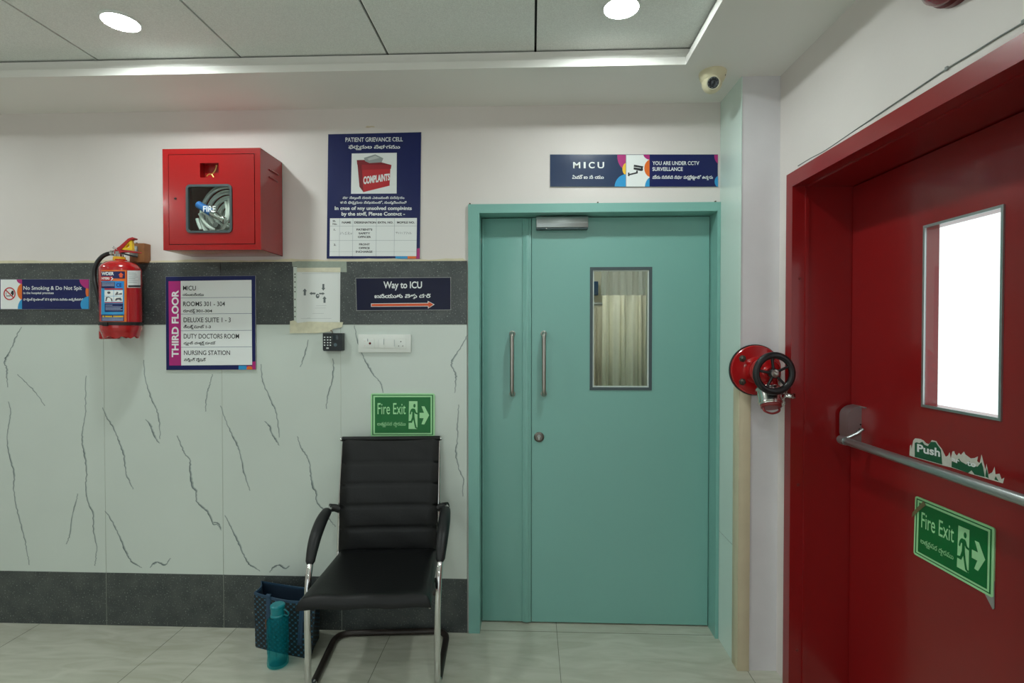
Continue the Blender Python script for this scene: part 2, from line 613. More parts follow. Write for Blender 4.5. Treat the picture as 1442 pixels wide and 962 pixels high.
# marble tiles with their veins, between the two granite bands
px_j = [-185, -19, 147, 313, 480]
def band(name, z0, z1, th, mats, joints=True):
    m = MB()
    xs = [X_LEFT] + [P(x, 600, -T_TILE).x for x in px_j] + [X_TILE]
    for a, b_ in zip(xs, xs[1:]):
        if b_ - a > 0.01:
            m.box(a + 0.0008, b_ - 0.0008, -th, 0.0, z0, z1, 0.0008, seg=1)
    m.box(X_LEFT, X_TILE - 0.001, -th + 0.0012, 0.0, z0 + 0.001, z1 - 0.001, mi=1)
    return m
mb = band('t', Z_B3, Z_B2, T_TILE, None)
VEINS = [  # picture points, widest pen in px
 (2.467, 0, 440, [
  ([(73,50),(55,85),(38,125),(22,155),(15,175),(22,195),(22,215),(25,260)], 3.2),
  ([(28,310),(35,345),(28,400),(25,455),(35,510),(48,560),(46,610),(55,670),(70,730),(85,790),(95,840),(100,878)], 2.2),
  ([(298,220),(296,300),(296,350),(288,400),(284,445),(292,490),(300,550),(297,600),(305,660),(322,700),(324,760),(334,810),(332,850),(328,880)], 2.6),
  ([(355,330),(370,365),(395,405),(415,455),(430,500),(436,555),(450,590),(462,615)], 2.8),
  ([(497,165),(505,235),(525,300),(545,345),(553,385),(555,440)], 2.6),
  ([(505,372),(520,390),(530,415),(542,440),(552,455)], 3.6),
  ([(738,215),(728,250),(717,290),(712,345)], 1.8),
  ([(615,428),(630,465),(640,490),(658,512),(660,555),(668,605),(680,620),(682,655),(705,680),(722,695),(740,735),(755,738),(768,757)], 3.8),
  ([(365,690),(385,720),(405,760),(425,805),(440,840),(455,865),(475,878),(490,887)], 3.4),
  ([(520,888),(530,875),(548,868),(572,878),(590,855)], 3.6),
  ([(270,630),(262,660),(250,705),(240,775),(228,805)], 2.0),
  ([(60,215),(90,245),(120,275),(155,325)], 1.4)]),
 (2.467, 300, 440, [
  ([(25,325),(45,380),(70,435),(90,480),(103,540),(115,585),(128,620)], 2.8),
  ([(165,180),(172,240),(195,295),(215,340),(225,390),(228,435)], 2.4),
  ([(178,378),(195,395),(205,425),(220,448),(228,462)], 3.6),
  ([(292,430),(305,470),(330,510),(338,560),(345,605),(357,625),(360,660),(385,688),(405,722),(425,745)], 3.4),
  ([(40,705),(60,745),(80,785),(100,830),(120,870),(145,888),(162,900)], 3.4),
  ([(195,903),(210,885),(230,878),(250,890),(265,880)], 3.4),
  ([(0,730),(15,732),(28,752)], 2.6),
  ([(415,160),(418,185),(412,240),(398,285),(392,335)], 2.4),
  ([(330,95),(318,145),(303,190)], 2.2),
  ([(490,45),(500,95),(515,140),(535,180),(555,215),(580,245),(590,280)], 2.8),
  ([(882,80),(860,120),(835,160),(828,185),(842,215),(842,240),(838,280)], 3.2),
  ([(852,320),(848,380),(848,440),(843,490),(852,540),(868,580),(866,640)], 2.2),
  ([(658,425),(659,455)], 2.4)])]
rnd = random.Random(5)
for sc_, ox, oy, lines in VEINS:
    for pts, wmax in lines:
        fine = smooth_path([Vector((ox + x / sc_, oy + y / sc_, 0)) for x, y in pts], 7)
        n = len(fine)
        q, ws = [], []
        ph = rnd.random() * 6
        for i, p in enumerate(fine):
            k = i / (n - 1)
            q.append((p.x + rnd.uniform(-.7, .7), p.y + rnd.uniform(-.3, .3)))
            ws.append(max(0.28, wmax * 0.50 * math.sin(math.pi * (0.08 + 0.84 * k)) * (0.45 + 0.55 * abs(math.sin(ph + k * 9))) * rnd.uniform(.55, 1.0)))
        stroke(mb, [(a + .6, b_ ) for a, b_ in q], [w * 2.0 + .5 for w in ws], wall_map(T_TILE + 0.0002), 3)
        stroke(mb, q, ws, wall_map(T_TILE + 0.0004), 2)
struct(mb, 'wall_tiles_back', [M_MARBLE, M_GROUT, M_VEIN, M_VEIN2])
struct(band('t', Z_B2, Z_B1, T_TILE + 0.002, None), 'trim_1', [M_GRANITE, M_GROOVE])
struct(band('t', 0.0, Z_B3, T_TILE + 0.001, None), 'baseboard_back', [M_GRANITE, M_GROUT])
mb = MB()     # plaster lip that ends the paint above the band
mb.prism([P(-400, 374, 0)] + [Vector((P(x, 368).x, 0, Z_B1 + 0.011 + 0.003 * math.sin(x * .05) + 0.002 * math.sin(x * .173))) for x in range(-380, 658, 12)] + [Vector((X_TILE, 0, Z_B1)), Vector((X_LEFT, 0, Z_B1))], (0, -0.009, 0))
struct(mb, 'trim_2', mat('yellowed_plaster', (214, 206, 178), 0.7, noise=(30, 0.06)))

# ---------------------------------------------------------------- pillar in the corner
mb = MB()
mb.plate([(X_PIL + .003, 0.0), (X_PIL + .003, Y_PIL + .003), (O_R.x + 0.05, Y_PIL + .003), (O_R.x + 0.05, 0.0)], [], lambda u, v: Vector((u, v, 0)), lambda u, v: Vector((u, v, Z_CEIL)))
struct(mb, 'wall_pillar', M_PAINT2)
mb = MB()
zj = P(1020, 760, -0.12).z
for a, b_ in ((0.0, zj - .001), (zj + .001, Z_CEIL)):
    mb.box(X_PIL, X_PIL + .003, Y_PIL, -0.001, a, b_)
mb.box(X_PIL + .001, X_PIL + .003, Y_PIL + .001, -0.002, 0, Z_CEIL, mi=1)
struct(mb, 'trim_3', [M_MINT, M_GROOVE])
mb = MB()      # beige angle strip on the pillar's edge
zs = P(1035, 546, Y_PIL).z
mb.box(X_PIL - .003, X_PIL + .045, Y_PIL - .004, Y_PIL, 0, zs, .0012)
mb.box(X_PIL - .004, X_PIL, Y_PIL - .004, Y_PIL + .062, 0, zs, .0012)
struct(mb, 'trim_4', M_BEIGE)

# ---------------------------------------------------------------- wall with the red door
t_o, z_o = RT(1111, 247); t_i, z_i = RT(1119.5, 262.5)
T1 = t_i                                     # clear opening starts
T2 = T1 + 1.02
TO2 = T2 + (t_i - t_o)
T_END = 5.4
mb = MB(XF_R)
mb.box(-0.6, t_o + .01, 0, 0.24, 0, 2.85)
mb.box(TO2 - .01, T_END, 0, 0.24, 0, 2.85)
mb.box(t_o + .01, TO2 - .01, 0, 0.24, z_o - .01, 2.85)
# broken plaster edge along the frame
rnd = random.Random(3)
ed = [(t_o - .012, 0.0)]
zz = 0.0
while zz < z_o:
    ed.append((t_o - .010 + rnd.uniform(-.004, .004), zz)); zz += 0.09
ed += [(t_o - .012, z_o + .014)]
tt = t_o
while tt < TO2:
    ed.append((tt, z_o + .012 + rnd.uniform(-.004, .004))); tt += 0.07
ed += [(TO2, z_o - .005), (t_o + .002, z_o - .005), (t_o + .002, 0.0)]
mb.plate(ed, [], lambda u, v: Vector((u, -.0025, v)), lambda u, v: Vector((u, 0.002, v)))
struct(mb, 'wall_right', M_PAINT)

# ---------------------------------------------------------------- remaining shell
mb = MB(); mb.box(X_LEFT - .15, X_LEFT, Y_FRONT, 0.16, 0, 2.85); struct(mb, 'wall_left', M_PAINT)
mb = MB()
FILL_WIN = (-2.6, 0.6, 0.25, 2.35)                # made-up glazed opening behind the camera, added to let in fill daylight
mb.plate(rect(X_LEFT - .15, 2.0, 0, 2.85), [rect(*FILL_WIN)], lambda u, v: Vector((u, Y_FRONT, v)), lambda u, v: Vector((u, Y_FRONT - .15, v)))
struct(mb, 'wall_front', M_PAINT)
mb = MB()
mb.plate(rect(*FILL_WIN), [rect(a, a + .98, FILL_WIN[2] + .06, FILL_WIN[3] - .06) for a in (-2.54, -1.49, -.44)], lambda u, v: Vector((u, Y_FRONT - .04, v)), lambda u, v: Vector((u, Y_FRONT - .10, v)))
wn = struct(mb, 'added_fill_window', M_ALU)
mb = MB(); mb.box(FILL_WIN[0] + .02, FILL_WIN[1] - .02, Y_FRONT - .075, Y_FRONT - .069, FILL_WIN[2] + .02, FILL_WIN[3] - .02); mb.build('pane', M_PANE, wn)

# tiled field with dark open joints
Y_TR = P(900, 92).y
k = (Z_CEIL - CAM.z) / ray(930, 91.5).z
Y_TR = (CAM + ray(930, 91.5) * k).y
X_TR = PZ(966, 90.5, Z_CEIL).x
X_TRL, Y_TRF = X_LEFT + 0.35, Y_FRONT + 0.4
gx = [PZ(x, y, Z_TRAY).x for x, y in ((140, 86), (340, 82), (545, 75), (754, 70))]
gx = [gx[0] - 0.6 * i for i in range(5, 0, -1)] + gx
mb = MB()
g = 0.0045
xs = [X_TRL - .1] + [x for x in gx if X_TRL < x < X_TR] + [X_TR + .1]
ys = [Y_TRF - .1, -4.15, -2.95, -1.75, -0.55 - .0, Y_TR + .1]
ys = [Y_TRF - .1, -4.2, -3.0, -1.8, Y_TR + .1]
for a, b_ in zip(xs, xs[1:]):
    for c, d in zip(ys, ys[1:]):
        mb.box(a + g, b_ - g, c + g, d - g, Z_TRAY, Z_TRAY + .012)
mb.box(X_TRL - .1, X_TR + .1, Y_TRF - .1, Y_TR + .1, Z_TRAY + .011, Z_TRAY + .02, mi=1)
mb.box(X_LEFT - .2, 2.3, Y_FRONT - .2, 0.2, 2.85, 2.95)
struct(mb, 'ceiling', [M_CEIL, M_GROOVE])
mb = MB()     # dropped border with a small cove lip
mb.plate(rect(X_LEFT, 1.75, Y_FRONT, 0.0), [rect(X_TRL, X_TR, Y_TRF, Y_TR)], lambda u, v: Vector((u, v, Z_CEIL)), lambda u, v: Vector((u, v, Z_CEIL + .03)))
prof = [(0.0, .0), (0.004, .02), (0.010, .035), (0.022, .054), (0.022, .074)]
def lip(d):
    return [(X_TRL - d, Y_TRF - d), (X_TR + d, Y_TRF - d), (X_TR + d, Y_TR + d), (X_TRL - d, Y_TR + d)]
for (d0, h0), (d1, h1) in zip(prof, prof[1:]):
    A, B = lip(d0), lip(d1)
    for i in range(4):
        j = (i + 1) % 4
        mb.add([(*A[i], Z_CEIL + h0), (*A[j], Z_CEIL + h0), (*B[j], Z_CEIL + h1), (*B[i], Z_CEIL + h1)], [(0, 1, 2, 3)])
struct(mb, 'trim_5', M_SOFFIT, angle=60)

# ---------------------------------------------------------------- ward behind the teal door
M_WARD = mat('ward_wall', (226, 224, 206), 0.6)
Y_W = 2.6
mb = MB()
mb.box(-1.6, -1.5, 0.16, Y_W, 0, 2.7); mb.box(1.3, 1.4, 0.16, Y_W, 0, 2.7)
mb.box(-1.6, 1.4, Y_W, Y_W + .1, 0, 2.7)
struct(mb, 'wall_ward', M_WARD)
mb = MB(); mb.box(-1.6, 1.4, 0.16, Y_W + .1, 2.7, 2.8); struct(mb, 'ceiling_ward', M_SOFFIT)

# ---------------------------------------------------------------- teal double door
door = struct_root('door_1', (X_FR0, 0, 0))
XF1 = X_PIL - 0.001
jx = P(675.6, 480).x - X_FR0                      # width of the frame's face
zi = P(800, 300).z
mb = MB()
yf, yl, yb = -0.016, 0.085, 0.15
L0, L1 = X_FR0 + jx, P(1009.5, 480, yf).x
def U(pts, y):
    return [Vector((x, y, z)) for x, z in pts]
mb.plate([(X_FR0, 0.0), (X_FR0, Z_FR), (XF1, Z_FR), (XF1, 0.0), (L1, 0.0), (L1, zi), (L0, zi), (L0, 0.0)], [], lambda u, v: Vector((u, yf, v)), lambda u, v: Vector((u, yb, v)))
# rebate stop behind the leaves
mb.plate([(L0 - .001, 0.0), (L0 - .001, zi + .001), (L1 + .001, zi + .001), (L1 + .001, 0.0), (L1 - .02, 0.0), (L1 - .02, zi - .02), (L0 + .02, zi - .02), (L0 + .02, 0.0)], [], lambda u, v: Vector((u, yl + .046, v)), lambda u, v: Vector((u, yb, v)))
fr = mb.build('door_frame', M_TEAL, door)
mb = MB()
for px_, py_ in ((661.5, 284.5), (842, 282), (1008, 281.5)):
    p = P(px_, py_, yf); mb.box(p.x - .003, p.x + .003, yf, 0.0, Z_FR, Z_FR + .006, .001)
mb.build('fixing_nail', mat('rusty_nail', (90, 70, 50), .7), fr)
zb = 0.008
xm0, xm1 = P(736, 480, yl).x, P(748.5, 480, yl).x
# narrow leaf
mb = MB()
mb.box(L0 + .003, xm1 - .001, yl, yl + .042, zb, zi - .004, .0015)
mb.box(L0 + .003, L0 + .010, yl - .002, yl, zb, zi - .01, .001)
mb.box(xm0, xm1 - .002, yl - .006, yl, zb, zi - .01, .002)
mb.box(xm0 + .012, xm1 - .014, yl - .009, yl - .006, zb, zi - .01, .001)
mb.box(xm1 - .020, xm1 + .020, yl + .0422, yl + .0455, zb, zi - .01)
lf1 = mb.build('door_leaf', M_TEAL, door)
# wide leaf with the vision opening
v0 = P(830.8, 376.4, yl); v1 = P(917.6, 549.7, yl)
fw = 0.014
hx0, hx1, hz0, hz1 = v0.x + fw * .4, v1.x - fw * .4, v1.z + fw * .4, v0.z - fw * .4
mb = MB()
mb.plate(rect(xm1 + .001, L1 - .003, zb, zi - .004), [rect(hx0, hx1, hz0, hz1)], lambda u, v: Vector((u, yl, v)), lambda u, v: Vector((u, yl + .042, v)))
lf2 = mb.build('door_leaf', M_TEAL, door)
mb = MB()
mb.plate(rect(v0.x, v1.x, v1.z, v0.z), [rect(v0.x + fw, v1.x - fw, v1.z + fw, v0.z - fw)], lambda u, v: Vector((u, yl - .004, v)), lambda u, v: Vector((u, yl + .040, v)))
vf = mb.build('vision_frame', M_GASKET, lf2)
mb = MB()
mb.plate(rect(v0.x + fw, v1.x - fw, v1.z + fw, v0.z - fw), [rect(v0.x + fw + .006, v1.x - fw - .006, v1.z + fw + .006, v0.z - fw - .006)], lambda u, v: Vector((u, yl + .004, v)), lambda u, v: Vector((u, yl + .012, v)))
mb.build('glazing_bead', mat('white_bead', (208, 220, 214), .4), lf2)
mb = MB(); mb.box(v0.x + fw * .6, v1.x - fw * .6, yl + .010, yl + .014, v1.z + fw * .6, v0.z - fw * .6)
mb.build('vision_pane', M_PANE, lf2)
for px_, lf in ((721, lf1), (766, lf2)):
    a = P(px_, 470, yl - .05); c = P(px_, 556, yl - .05)
    mb = MB()
    mb.tube(bend_path([(a.x, yl, a.z), (a.x, yl - .052, a.z), (c.x, yl - .052, c.z), (c.x, yl, c.z)], .03), .0105, 14)
    for q in (a, c):
        mb.lathe([(0, 0), (.015, 0), (.015, .006), (.011, .008), (0, .008)], (q.x, yl, q.z), (0, -1, 0), 20)
    mb.build('pull_handle', M_STEEL, lf)
c = P(759, 615.5, yl)
mb = MB()
mb.lathe([(0, 0), (.025, 0), (.025, .005), (.022, .008), (.0165, .009), (.016, .006), (0, .006)], c, (0, -1, 0), 28)
lk = mb.build('lock_escutcheon', mat('dark_satin_steel', (120, 116, 110), .35, metal=1.0), lf2)
mb = MB()
mb.plate(ellipse(0, .005, .0075, .0075, 18), [rect(-.0012, .0012, .001, .010)], lambda u, v: c + Vector((u, -.012, v)), lambda u, v: c + Vector((u, -.004, v)))
mb.box(c.x - .004, c.x + .004, c.y - .011, c.y - .004, c.z - .013, c.z - .001, .001)
mb.build('lock_cylinder', M_ALU, lf2)
mb = MB(); mb.box(c.x - .0012, c.x + .0012, c.y - .0065, c.y - .006, c.z + .001, c.z + .010); mb.build('keyhole', M_BLACK, lf2)
# overhead closer
a, c = P(755, 307, yl - .03), P(828, 322, yl - .03)
mb = MB(); mb.box(a.x, c.x, yl - .045, yl, c.z + .004, a.z + .004, .004); mb.box(a.x + .002, c.x - .002, yl - .046, yl - .02, (a.z + c.z) / 2 - .001, (a.z + c.z) / 2 + .001)
cl = mb.build('door_closer', M_ALU, door)
mb = MB(); mb.box(a.x + .001, c.x - .001, yl - .041, yl - .002, c.z - .003, c.z + .004, .001); mb.build('closer_base', M_GASKET, cl)
mb = MB(); mb.lathe([(0, 0), (.0035, 0), (.003, .002), (0, .002)], (a.x + .05, yl - .041, c.z + .0005), (0, -1, 0), 12); mb.build('adjuster_screw', M_CHROME, cl)
mb = MB(); q = P(677, 340, yl - .004); mb.box(q.x - .003, q.x + .004, yl - .008, yl, q.z - .012, q.z + .012, .002); mb.build('hinge', M_STEEL, lf1)

# ---------------------------------------------------------------- red fire door
rd = struct_root('door_2', RW(T1, 0.2, 0))
WB, WL = 0.045, 0.225
mb = MB(XF_R)
zt2 = z_i
def jam(w0, w1, a, zt):    # inverted U between the outer line and the inner line a
    mb.plate([(t_o, 0), (t_o, z_o), (TO2, z_o), (TO2, 0), (T2 - a, 0), (T2 - a, zt - a), (T1 + a, zt - a), (T1 + a, 0)], [], lambda u, v: Vector((u, w0, v)), lambda u, v: Vector((u, w1, v)))
jam(-.010, WB - .004, 0.0, z_i)
jam(WB - .004, WB + .008, 0.006, z_i)
jam(WB + .008, WL + .041, 0.002, z_i)
jam(WL + .0405, WL + .07, 0.016, z_i)
rf = mb.build('door_frame', M_REDP, rd)
for py_ in (392, 685, 922):
    t_, z_ = T1, RT(1127, py_, .02)[1]
    mb = MB(XF_R); mb.lathe([(0, 0), (.006, 0), (.0055, .0025), (.003, .003), (0, .0015)], (T1, .022, z_), (1, 0, 0), 14); mb.build('frame_screw', mat('dull_red_screw', (110, 30, 28), .5), rf)
w1a, w1b = RT(1301, 318, WL), RT(1415, 288, WL); w1c, w1d = RT(1412.5, 593, WL), RT(1300, 573.5, WL)
ht0, ht1 = (w1a[0] + w1d[0]) / 2, (w1b[0] + w1c[0]) / 2
hz1_, hz0_ = (w1a[1] + w1b[1]) / 2, (w1c[1] + w1d[1]) / 2
mb = MB(XF_R)
mb.plate(rect(T1 + .005, T2 - .005, .008, z_i - .006), [rect(ht0 + .008, ht1 - .008, hz0_ + .008, hz1_ - .008)], lambda u, v: Vector((u, WL, v)), lambda u, v: Vector((u, WL + .042, v)))
rl = mb.build('door_leaf', M_REDP, rd)
mb = MB(XF_R)
mb.plate(rect(ht0, ht1, hz0_, hz1_), [rect(ht0 + .008, ht1 - .008, hz0_ + .008, hz1_ - .008)], lambda u, v: Vector((u, WL - .005, v)), lambda u, v: Vector((u, WL + .002, v)))
mb.build('vision_frame', M_ALU, rl)
mb = MB(XF_R); mb.box(ht0 + .0085, ht1 - .0085, WL + .0005, WL + .002, hz0_ + .0085, hz1_ - .0085); mb.build('vision_pane', M_PANE, rl)
# panic bar
pb0, pz0 = RT(1213.5, 572, WL); pz1 = RT(1213.5, 627, WL)[1]
HB = .052
mb = MB(XF_R)
zc = (pz0 + pz1) / 2; hh = (pz0 - pz1) / 2
side = [(WL, pz1), (WL, pz0)] + [(WL - HB * math.sin(math.radians(a)) , pz0 - hh * .55 * (1 - math.cos(math.radians(a)))) for a in range(25, 91, 13)] + [(WL - HB, zc - hh * .5), (WL - HB * .75, pz1)]
mb.plate(side, [], lambda u, v: Vector((pb0, u, v)), lambda u, v: Vector((pb0 - .055, u, v)))
ph = mb.build('panic_bar', M_ALU, rd, angle=25)
mb = MB(XF_R)
for dz, dw in ((-.014, .008), (-.024, .018), (.004, .004)):
    mb.lathe([(0, 0), (.0032, 0), (.0032, .001), (0, .001)], (pb0, WL - dw, zc + dz), (1, 0, 0), 12)
mb.build('housing_screw', M_BLACK, ph)
WR = WL - .09
tr0, zr0 = RT(1188, 620, WR); tr1, zr1 = RT(1442, 705, WR)
zr = (zr0 + zr1) / 2
T_E = T2 - .10
mb = MB(XF_R); mb.tube([(tr0 - .012, WR, zr), (tr0 - .008, WR, zr), (T_E, WR, zr), (T_E + .004, WR, zr)], [.012, .014, .014, .012], 20); mb.build('push_rod', M_ALU, ph)
for tt, lab in ((tr0 + .004, 0), (T_E - .03, 1)):
    mb = MB(XF_R)
    mb.tube([(tt + .02, WL - HB * .62, zr + .048), (tt + .012, WL - HB * .9, zr + .03), (tt, WR, zr + .004)], [.011, .013, .0155], 12, flat=.55)
    mb.lathe([(0, -.008), (.0165, -.008), (.0175, 0), (.0165, .026), (0, .026)], (tt - .014, WR, zr), (1, 0, 0), 20)
    mb.build('lever_arm', M_ALU, ph)
mb = MB(XF_R); mb.box(T_E - .03, T_E + .03, WL - HB, WL, zc - hh, zc + hh, .012); mb.build('hinge_housing', M_ALU, ph)
mb = MB(XF_R); t_, z_ = RT(1222, 573.5, WL); mb.box(pb0 - .002, pb0 + .03, WL - .007, WL, pz0 - .004, pz0, .001); mb.build('latch_rod', M_ALU, ph)

# ================================================================ things on the back wall
NAVY = (26, 34, 88)
M_NAVY = mat('navy_sign_face', NAVY, 0.3, spec=0.3)
M_NAVY2 = mat('dark_navy_sign_face', (16, 19, 50), 0.3, spec=0.25)
M_WHITE = mat('white_print', (232, 236, 236), 0.35)
M_INK = mat('black_print', (24, 26, 32), 0.4)
M_MAG = mat('magenta_print', (176, 36, 120), 0.3)
M_ORANGE = mat('orange_print', (226, 110, 36), 0.3)
M_SKY = mat('sky_blue_print', (44, 150, 208), 0.3)
M_YEL = mat('yellow_print', (236, 190, 40), 0.35)
M_LINE = mat('thin_grey_rule', (150, 158, 166), 0.4)
M_SEDGE = mat('pale_sign_edge', (158, 160, 158), 0.4)
M_REDPR = mat('red_print', (188, 30, 40), 0.4)

def sign_plate(name, corners, off, thick, mats, label, cat, edge=0.0, group=None):
    """corners: TL TR BR BL picture points; a real board of its own thickness on the wall"""
    ps = [P(x, y, -off - thick) for x, y in corners]
    m = MB()
    m.prism(ps, (0, thick, 0), mi=1 if len(mats) > 1 else 0)
    if len(mats) > 1:
        c = sum(ps, Vector()) / 4
        q = []
        for p in ps:
            d = p - c
            q.append(c + Vector((d.x - math.copysign(edge, d.x), 0, d.z - math.copysign(edge, d.z))) + Vector((0, -.0003, 0)))
        m.add(q, [(0, 1, 2, 3)], 0)
    o = m.build(name, mats, None, origin=P(sum(c[0] for c in corners) / 4, max(c[1] for c in corners), -off), fix=False)
    tag(o, label, cat, group)
    return o, off + thick

def flat(name, polys, f, m, parent):
    mb = MB()
    for p in polys:
        mb.plate(p, [], f)
    return mb.build(name, m, parent, fix=False)

# ---- patient grievance board
so, d = sign_plate('notice_board', [(462, 189), (593.3, 186), (591.3, 364.6), (459.8, 364.4)], 0, .005, [M_NAVY, M_SEDGE], 'tall navy patient grievance board with red complaints box picture and staff table', 'sign', .001)
A = crop(4.808, 440, 160, wall_map(d + .0008)); A2 = crop(4.808, 440, 160, wall_map(d + .0012)); A3 = crop(4.808, 440, 160, wall_map(d + .0016))
m = MB()
write(m, 'PATIENT GRIEVANCE CELL', A, 224, 611, 192, 163, .012, yb2=187, yt2=160)
write(m, 'In case of any unsolved complaints', A, 152, 671, 652, 629, .028)
write(m, 'by the staff, Please Contact -', A, 198, 625, 690, 667, .028)
write(m, 'ఫిర్యాదుల విభాగము', A, 245, 592, 236, 214, .03)
write(m, 'మా సిబ్బంది వలన ఎటువంటి పరిష్కారం', A, 205, 622, 577, 562, .03)
write(m, 'కాని ఫిర్యాదుల విషయంలో, సంప్రదించండి', A, 188, 638, 609, 594, .03)
m.build('lettering', M_WHITE, so, fix=False)
pic = flat('picture', [[(266, 270), (571, 265), (570, 541), (261, 543)]], A, M_WHITE, so)
m = MB()
m.plate([(304, 338), (335, 368), (345, 532), (318, 495)], [], A2, None, 1)
m.plate([(335, 368), (528, 365), (522, 488), (345, 532)], [], A2)
m.plate([(300, 315), (333, 345), (333, 380), (303, 346)], [], A2, None, 1)
m.plate([(333, 345), (535, 348), (531, 374), (333, 382)], [], A2, None, 2)
m.plate([(300, 315), (400, 312), (535, 348), (333, 345)], [], A2, None, 1)
m.build('complaints_box_picture', [M_REDPR, mat('dark_red_print', (128, 18, 32), .4), mat('mid_red_print', (160, 24, 38), .4)], pic, fix=False)
m = MB(); m.plate([(348, 300), (425, 276), (480, 303), (468, 330), (385, 335), (356, 322)], [], A3); m.plate([(372, 305), (425, 285), (455, 300), (382, 318)], [], crop(4.808, 440, 160, wall_map(d + .0019)), None, 1)
m.build('paper_slip_picture', [mat('grey_print', (150, 158, 158), .4), mat('pale_grey_print', (190, 196, 196), .4)], pic, fix=False)
m = MB(); write(m, 'COMPLAINTS', A3, 346, 523, 476, 430, .045, yb2=449, yt2=408); m.build('box_lettering', M_WHITE, pic, fix=False)
B = crop(9.0125, 450, 300, wall_map(d + .0008)); B2 = crop(9.0125, 450, 300, wall_map(d + .0012))
tb = flat('contact_table', [[(132, 68), (1236, 63), (1229, 548), (126, 548)]], B, M_WHITE, so)
m = MB()
for x in (256, 424, 722, 952):
    stroke(m, [(x, 66), (x - 6, 548)], 3, B2)
for y in (166, 349):
    stroke(m, [(130, y), (1232, y - 2)], 3, B2)
stroke(m, [(128, 492), (1230, 490)], 1.5, B2)
m.build('table_rules', M_LINE, tb, fix=False)
m = MB()
for s, x0, x1, y0, y1 in (('Sl.', 168, 205, 112, 92), ('No.', 168, 222, 150, 128), ('NAME', 285, 398, 132, 108), ('DESIGNATION', 442, 715, 132, 108), ('EXTN. NO.', 740, 932, 132, 108), ('MOBILE NO.', 985, 1205, 132, 108),
                          ('1.', 183, 204, 222, 200), ('2.', 181, 207, 414, 392), ("PATIENT'S", 470, 668, 222, 199), ('SAFETY', 497, 640, 270, 247), ('OFFICER', 487, 650, 316, 293), ('FRONT', 503, 636, 410, 387), ('OFFICE', 500, 635, 457, 433), ('INCHARGE', 462, 670, 503, 480)):
    write(m, s, B2, x0, x1, y0, y1, .03)
m.build('table_lettering', M_INK, tb, fix=False)
M_PEN = mat('grey_pen', (110, 112, 116), .5)
for l in ([(262, 275), (272, 238), (282, 270), (292, 240), (300, 262), (312, 270)], [(345, 240), (325, 250), (328, 275), (345, 270), (342, 258)], [(362, 275), (366, 238), (382, 246), (366, 258), (386, 274)], [(390, 258), (402, 256), (398, 275), (412, 252)],
          [(965, 246), (985, 240), (980, 262), (972, 250), (988, 248)], [(1000, 242), (1004, 266)], [(1022, 240), (1026, 266)], [(1044, 242), (1048, 266)], [(1066, 244), (1086, 242), (1072, 270)], [(1096, 244), (1114, 242), (1100, 270)], [(1124, 246), (1130, 268)], [(1148, 240), (1142, 268), (1166, 262), (1150, 250)]):
    m = MB(); stroke(m, l, 4, B2); m.build('pen_stroke', M_PEN, tb, fix=False)
flat('blue_block', [rect(963, 1116, 549, 580)], B, M_SKY, so); flat('orange_block', [rect(1117, 1225, 549, 580)], B, M_ORANGE, so)
flat('magenta_block', [[(1236, 452), (1272, 446), (1270, 582), (1226, 582), (1226, 549), (1234, 549)]], B, M_MAG, so)
c = P(521, 178.5, 0); m = MB(); m.plate([(-.022, -.003), (-.014, .004), (-.006, .002), (.008, .003), (.022, .001), (.021, -.003), (.006, -.002), (-.010, -.005)], [], lambda u, v: c + Vector((u, -.0012, v)), lambda u, v: c + Vector((u, 0, v)))
tag(m.build('tape_scrap', M_BEIGE, None, origin=P(521, 180)), 'tiny torn tape scrap on the wall above the patient grievance board', 'tape')

# ---- MICU sign and CCTV sign, edge to edge above the teal door
so, d = sign_plate('room_sign', [(774.5, 217.4), (881.3, 217.4), (881.3, 263.2), (774.5, 263.2)], 0, .005, [mat('reflection_tinted_navy_sign_face', (44, 60, 92), .2), M_SEDGE], 'blue MICU sign with coloured half circles above the teal door', 'sign', .001)  # navy face greyed: the bright reflection on it is put into its colour
A = crop(3.605, 740, 80, wall_map(d + .0008)); A2 = crop(3.605, 740, 80, wall_map(d + .0011)); A3 = crop(3.605, 740, 80, wall_map(d + .0014))
m = MB()
for ch, x0, x1 in (('M', 243, 277), ('I', 297, 304), ('C', 322, 350), ('U', 367, 398)):
    write(m, ch, A, x0, x1, 565, 535, .022)
write(m, 'ఏమ్ ఐ సి యు', A, 238, 397, 619, 603, .03)
m.build('lettering', M_WHITE, so, fix=False)
R_ = (125, 509, 498, 659)
flat('magenta_circle', [clip(ellipse(512, 503, 46, 70), *R_)], A, M_MAG, so); flat('yellow_circle', [clip(ellipse(514, 570, 22, 32), *R_)], A2, M_YEL, so); flat('blue_circle', [clip(ellipse(513, 662, 61, 66), *R_)], A3, M_SKY, so)
so, d = sign_plate('warning_sign', [(881.7, 217.4), (1011.0, 217.4), (1011.0, 263.2), (881.7, 263.2)], 0, .005, [M_NAVY, M_SEDGE], 'navy sign with camera symbol warning of CCTV surveillance, above the teal door', 'sign', .001)
m = MB()
write(m, 'YOU ARE UNDER CCTV', A, 645, 881, 549, 531, .02); write(m, 'SURVEILLANCE', A, 645, 798, 579, 561, .02); write(m, 'మీరు సిసిటివి నిఘా పర్యవేక్షణలో ఉన్నారు', A, 645, 951, 619, 604, .03)
m.build('lettering', M_WHITE, so, fix=False)
wf = flat('white_panel', [rect(512, 630, 498, 659)], A, M_WHITE, so)
R_ = (512, 630, 498, 659)
flat('magenta_circle', [clip(ellipse(640, 494, 42, 30), *R_)], A2, M_MAG, wf); flat('orange_circle', [clip(ellipse(641, 566, 38, 46), *R_)], A2, M_ORANGE, wf); flat('blue_circle', [clip(ellipse(642, 664, 36, 54), *R_)], A3, M_SKY, wf)
R_ = (630, 977, 498, 659)
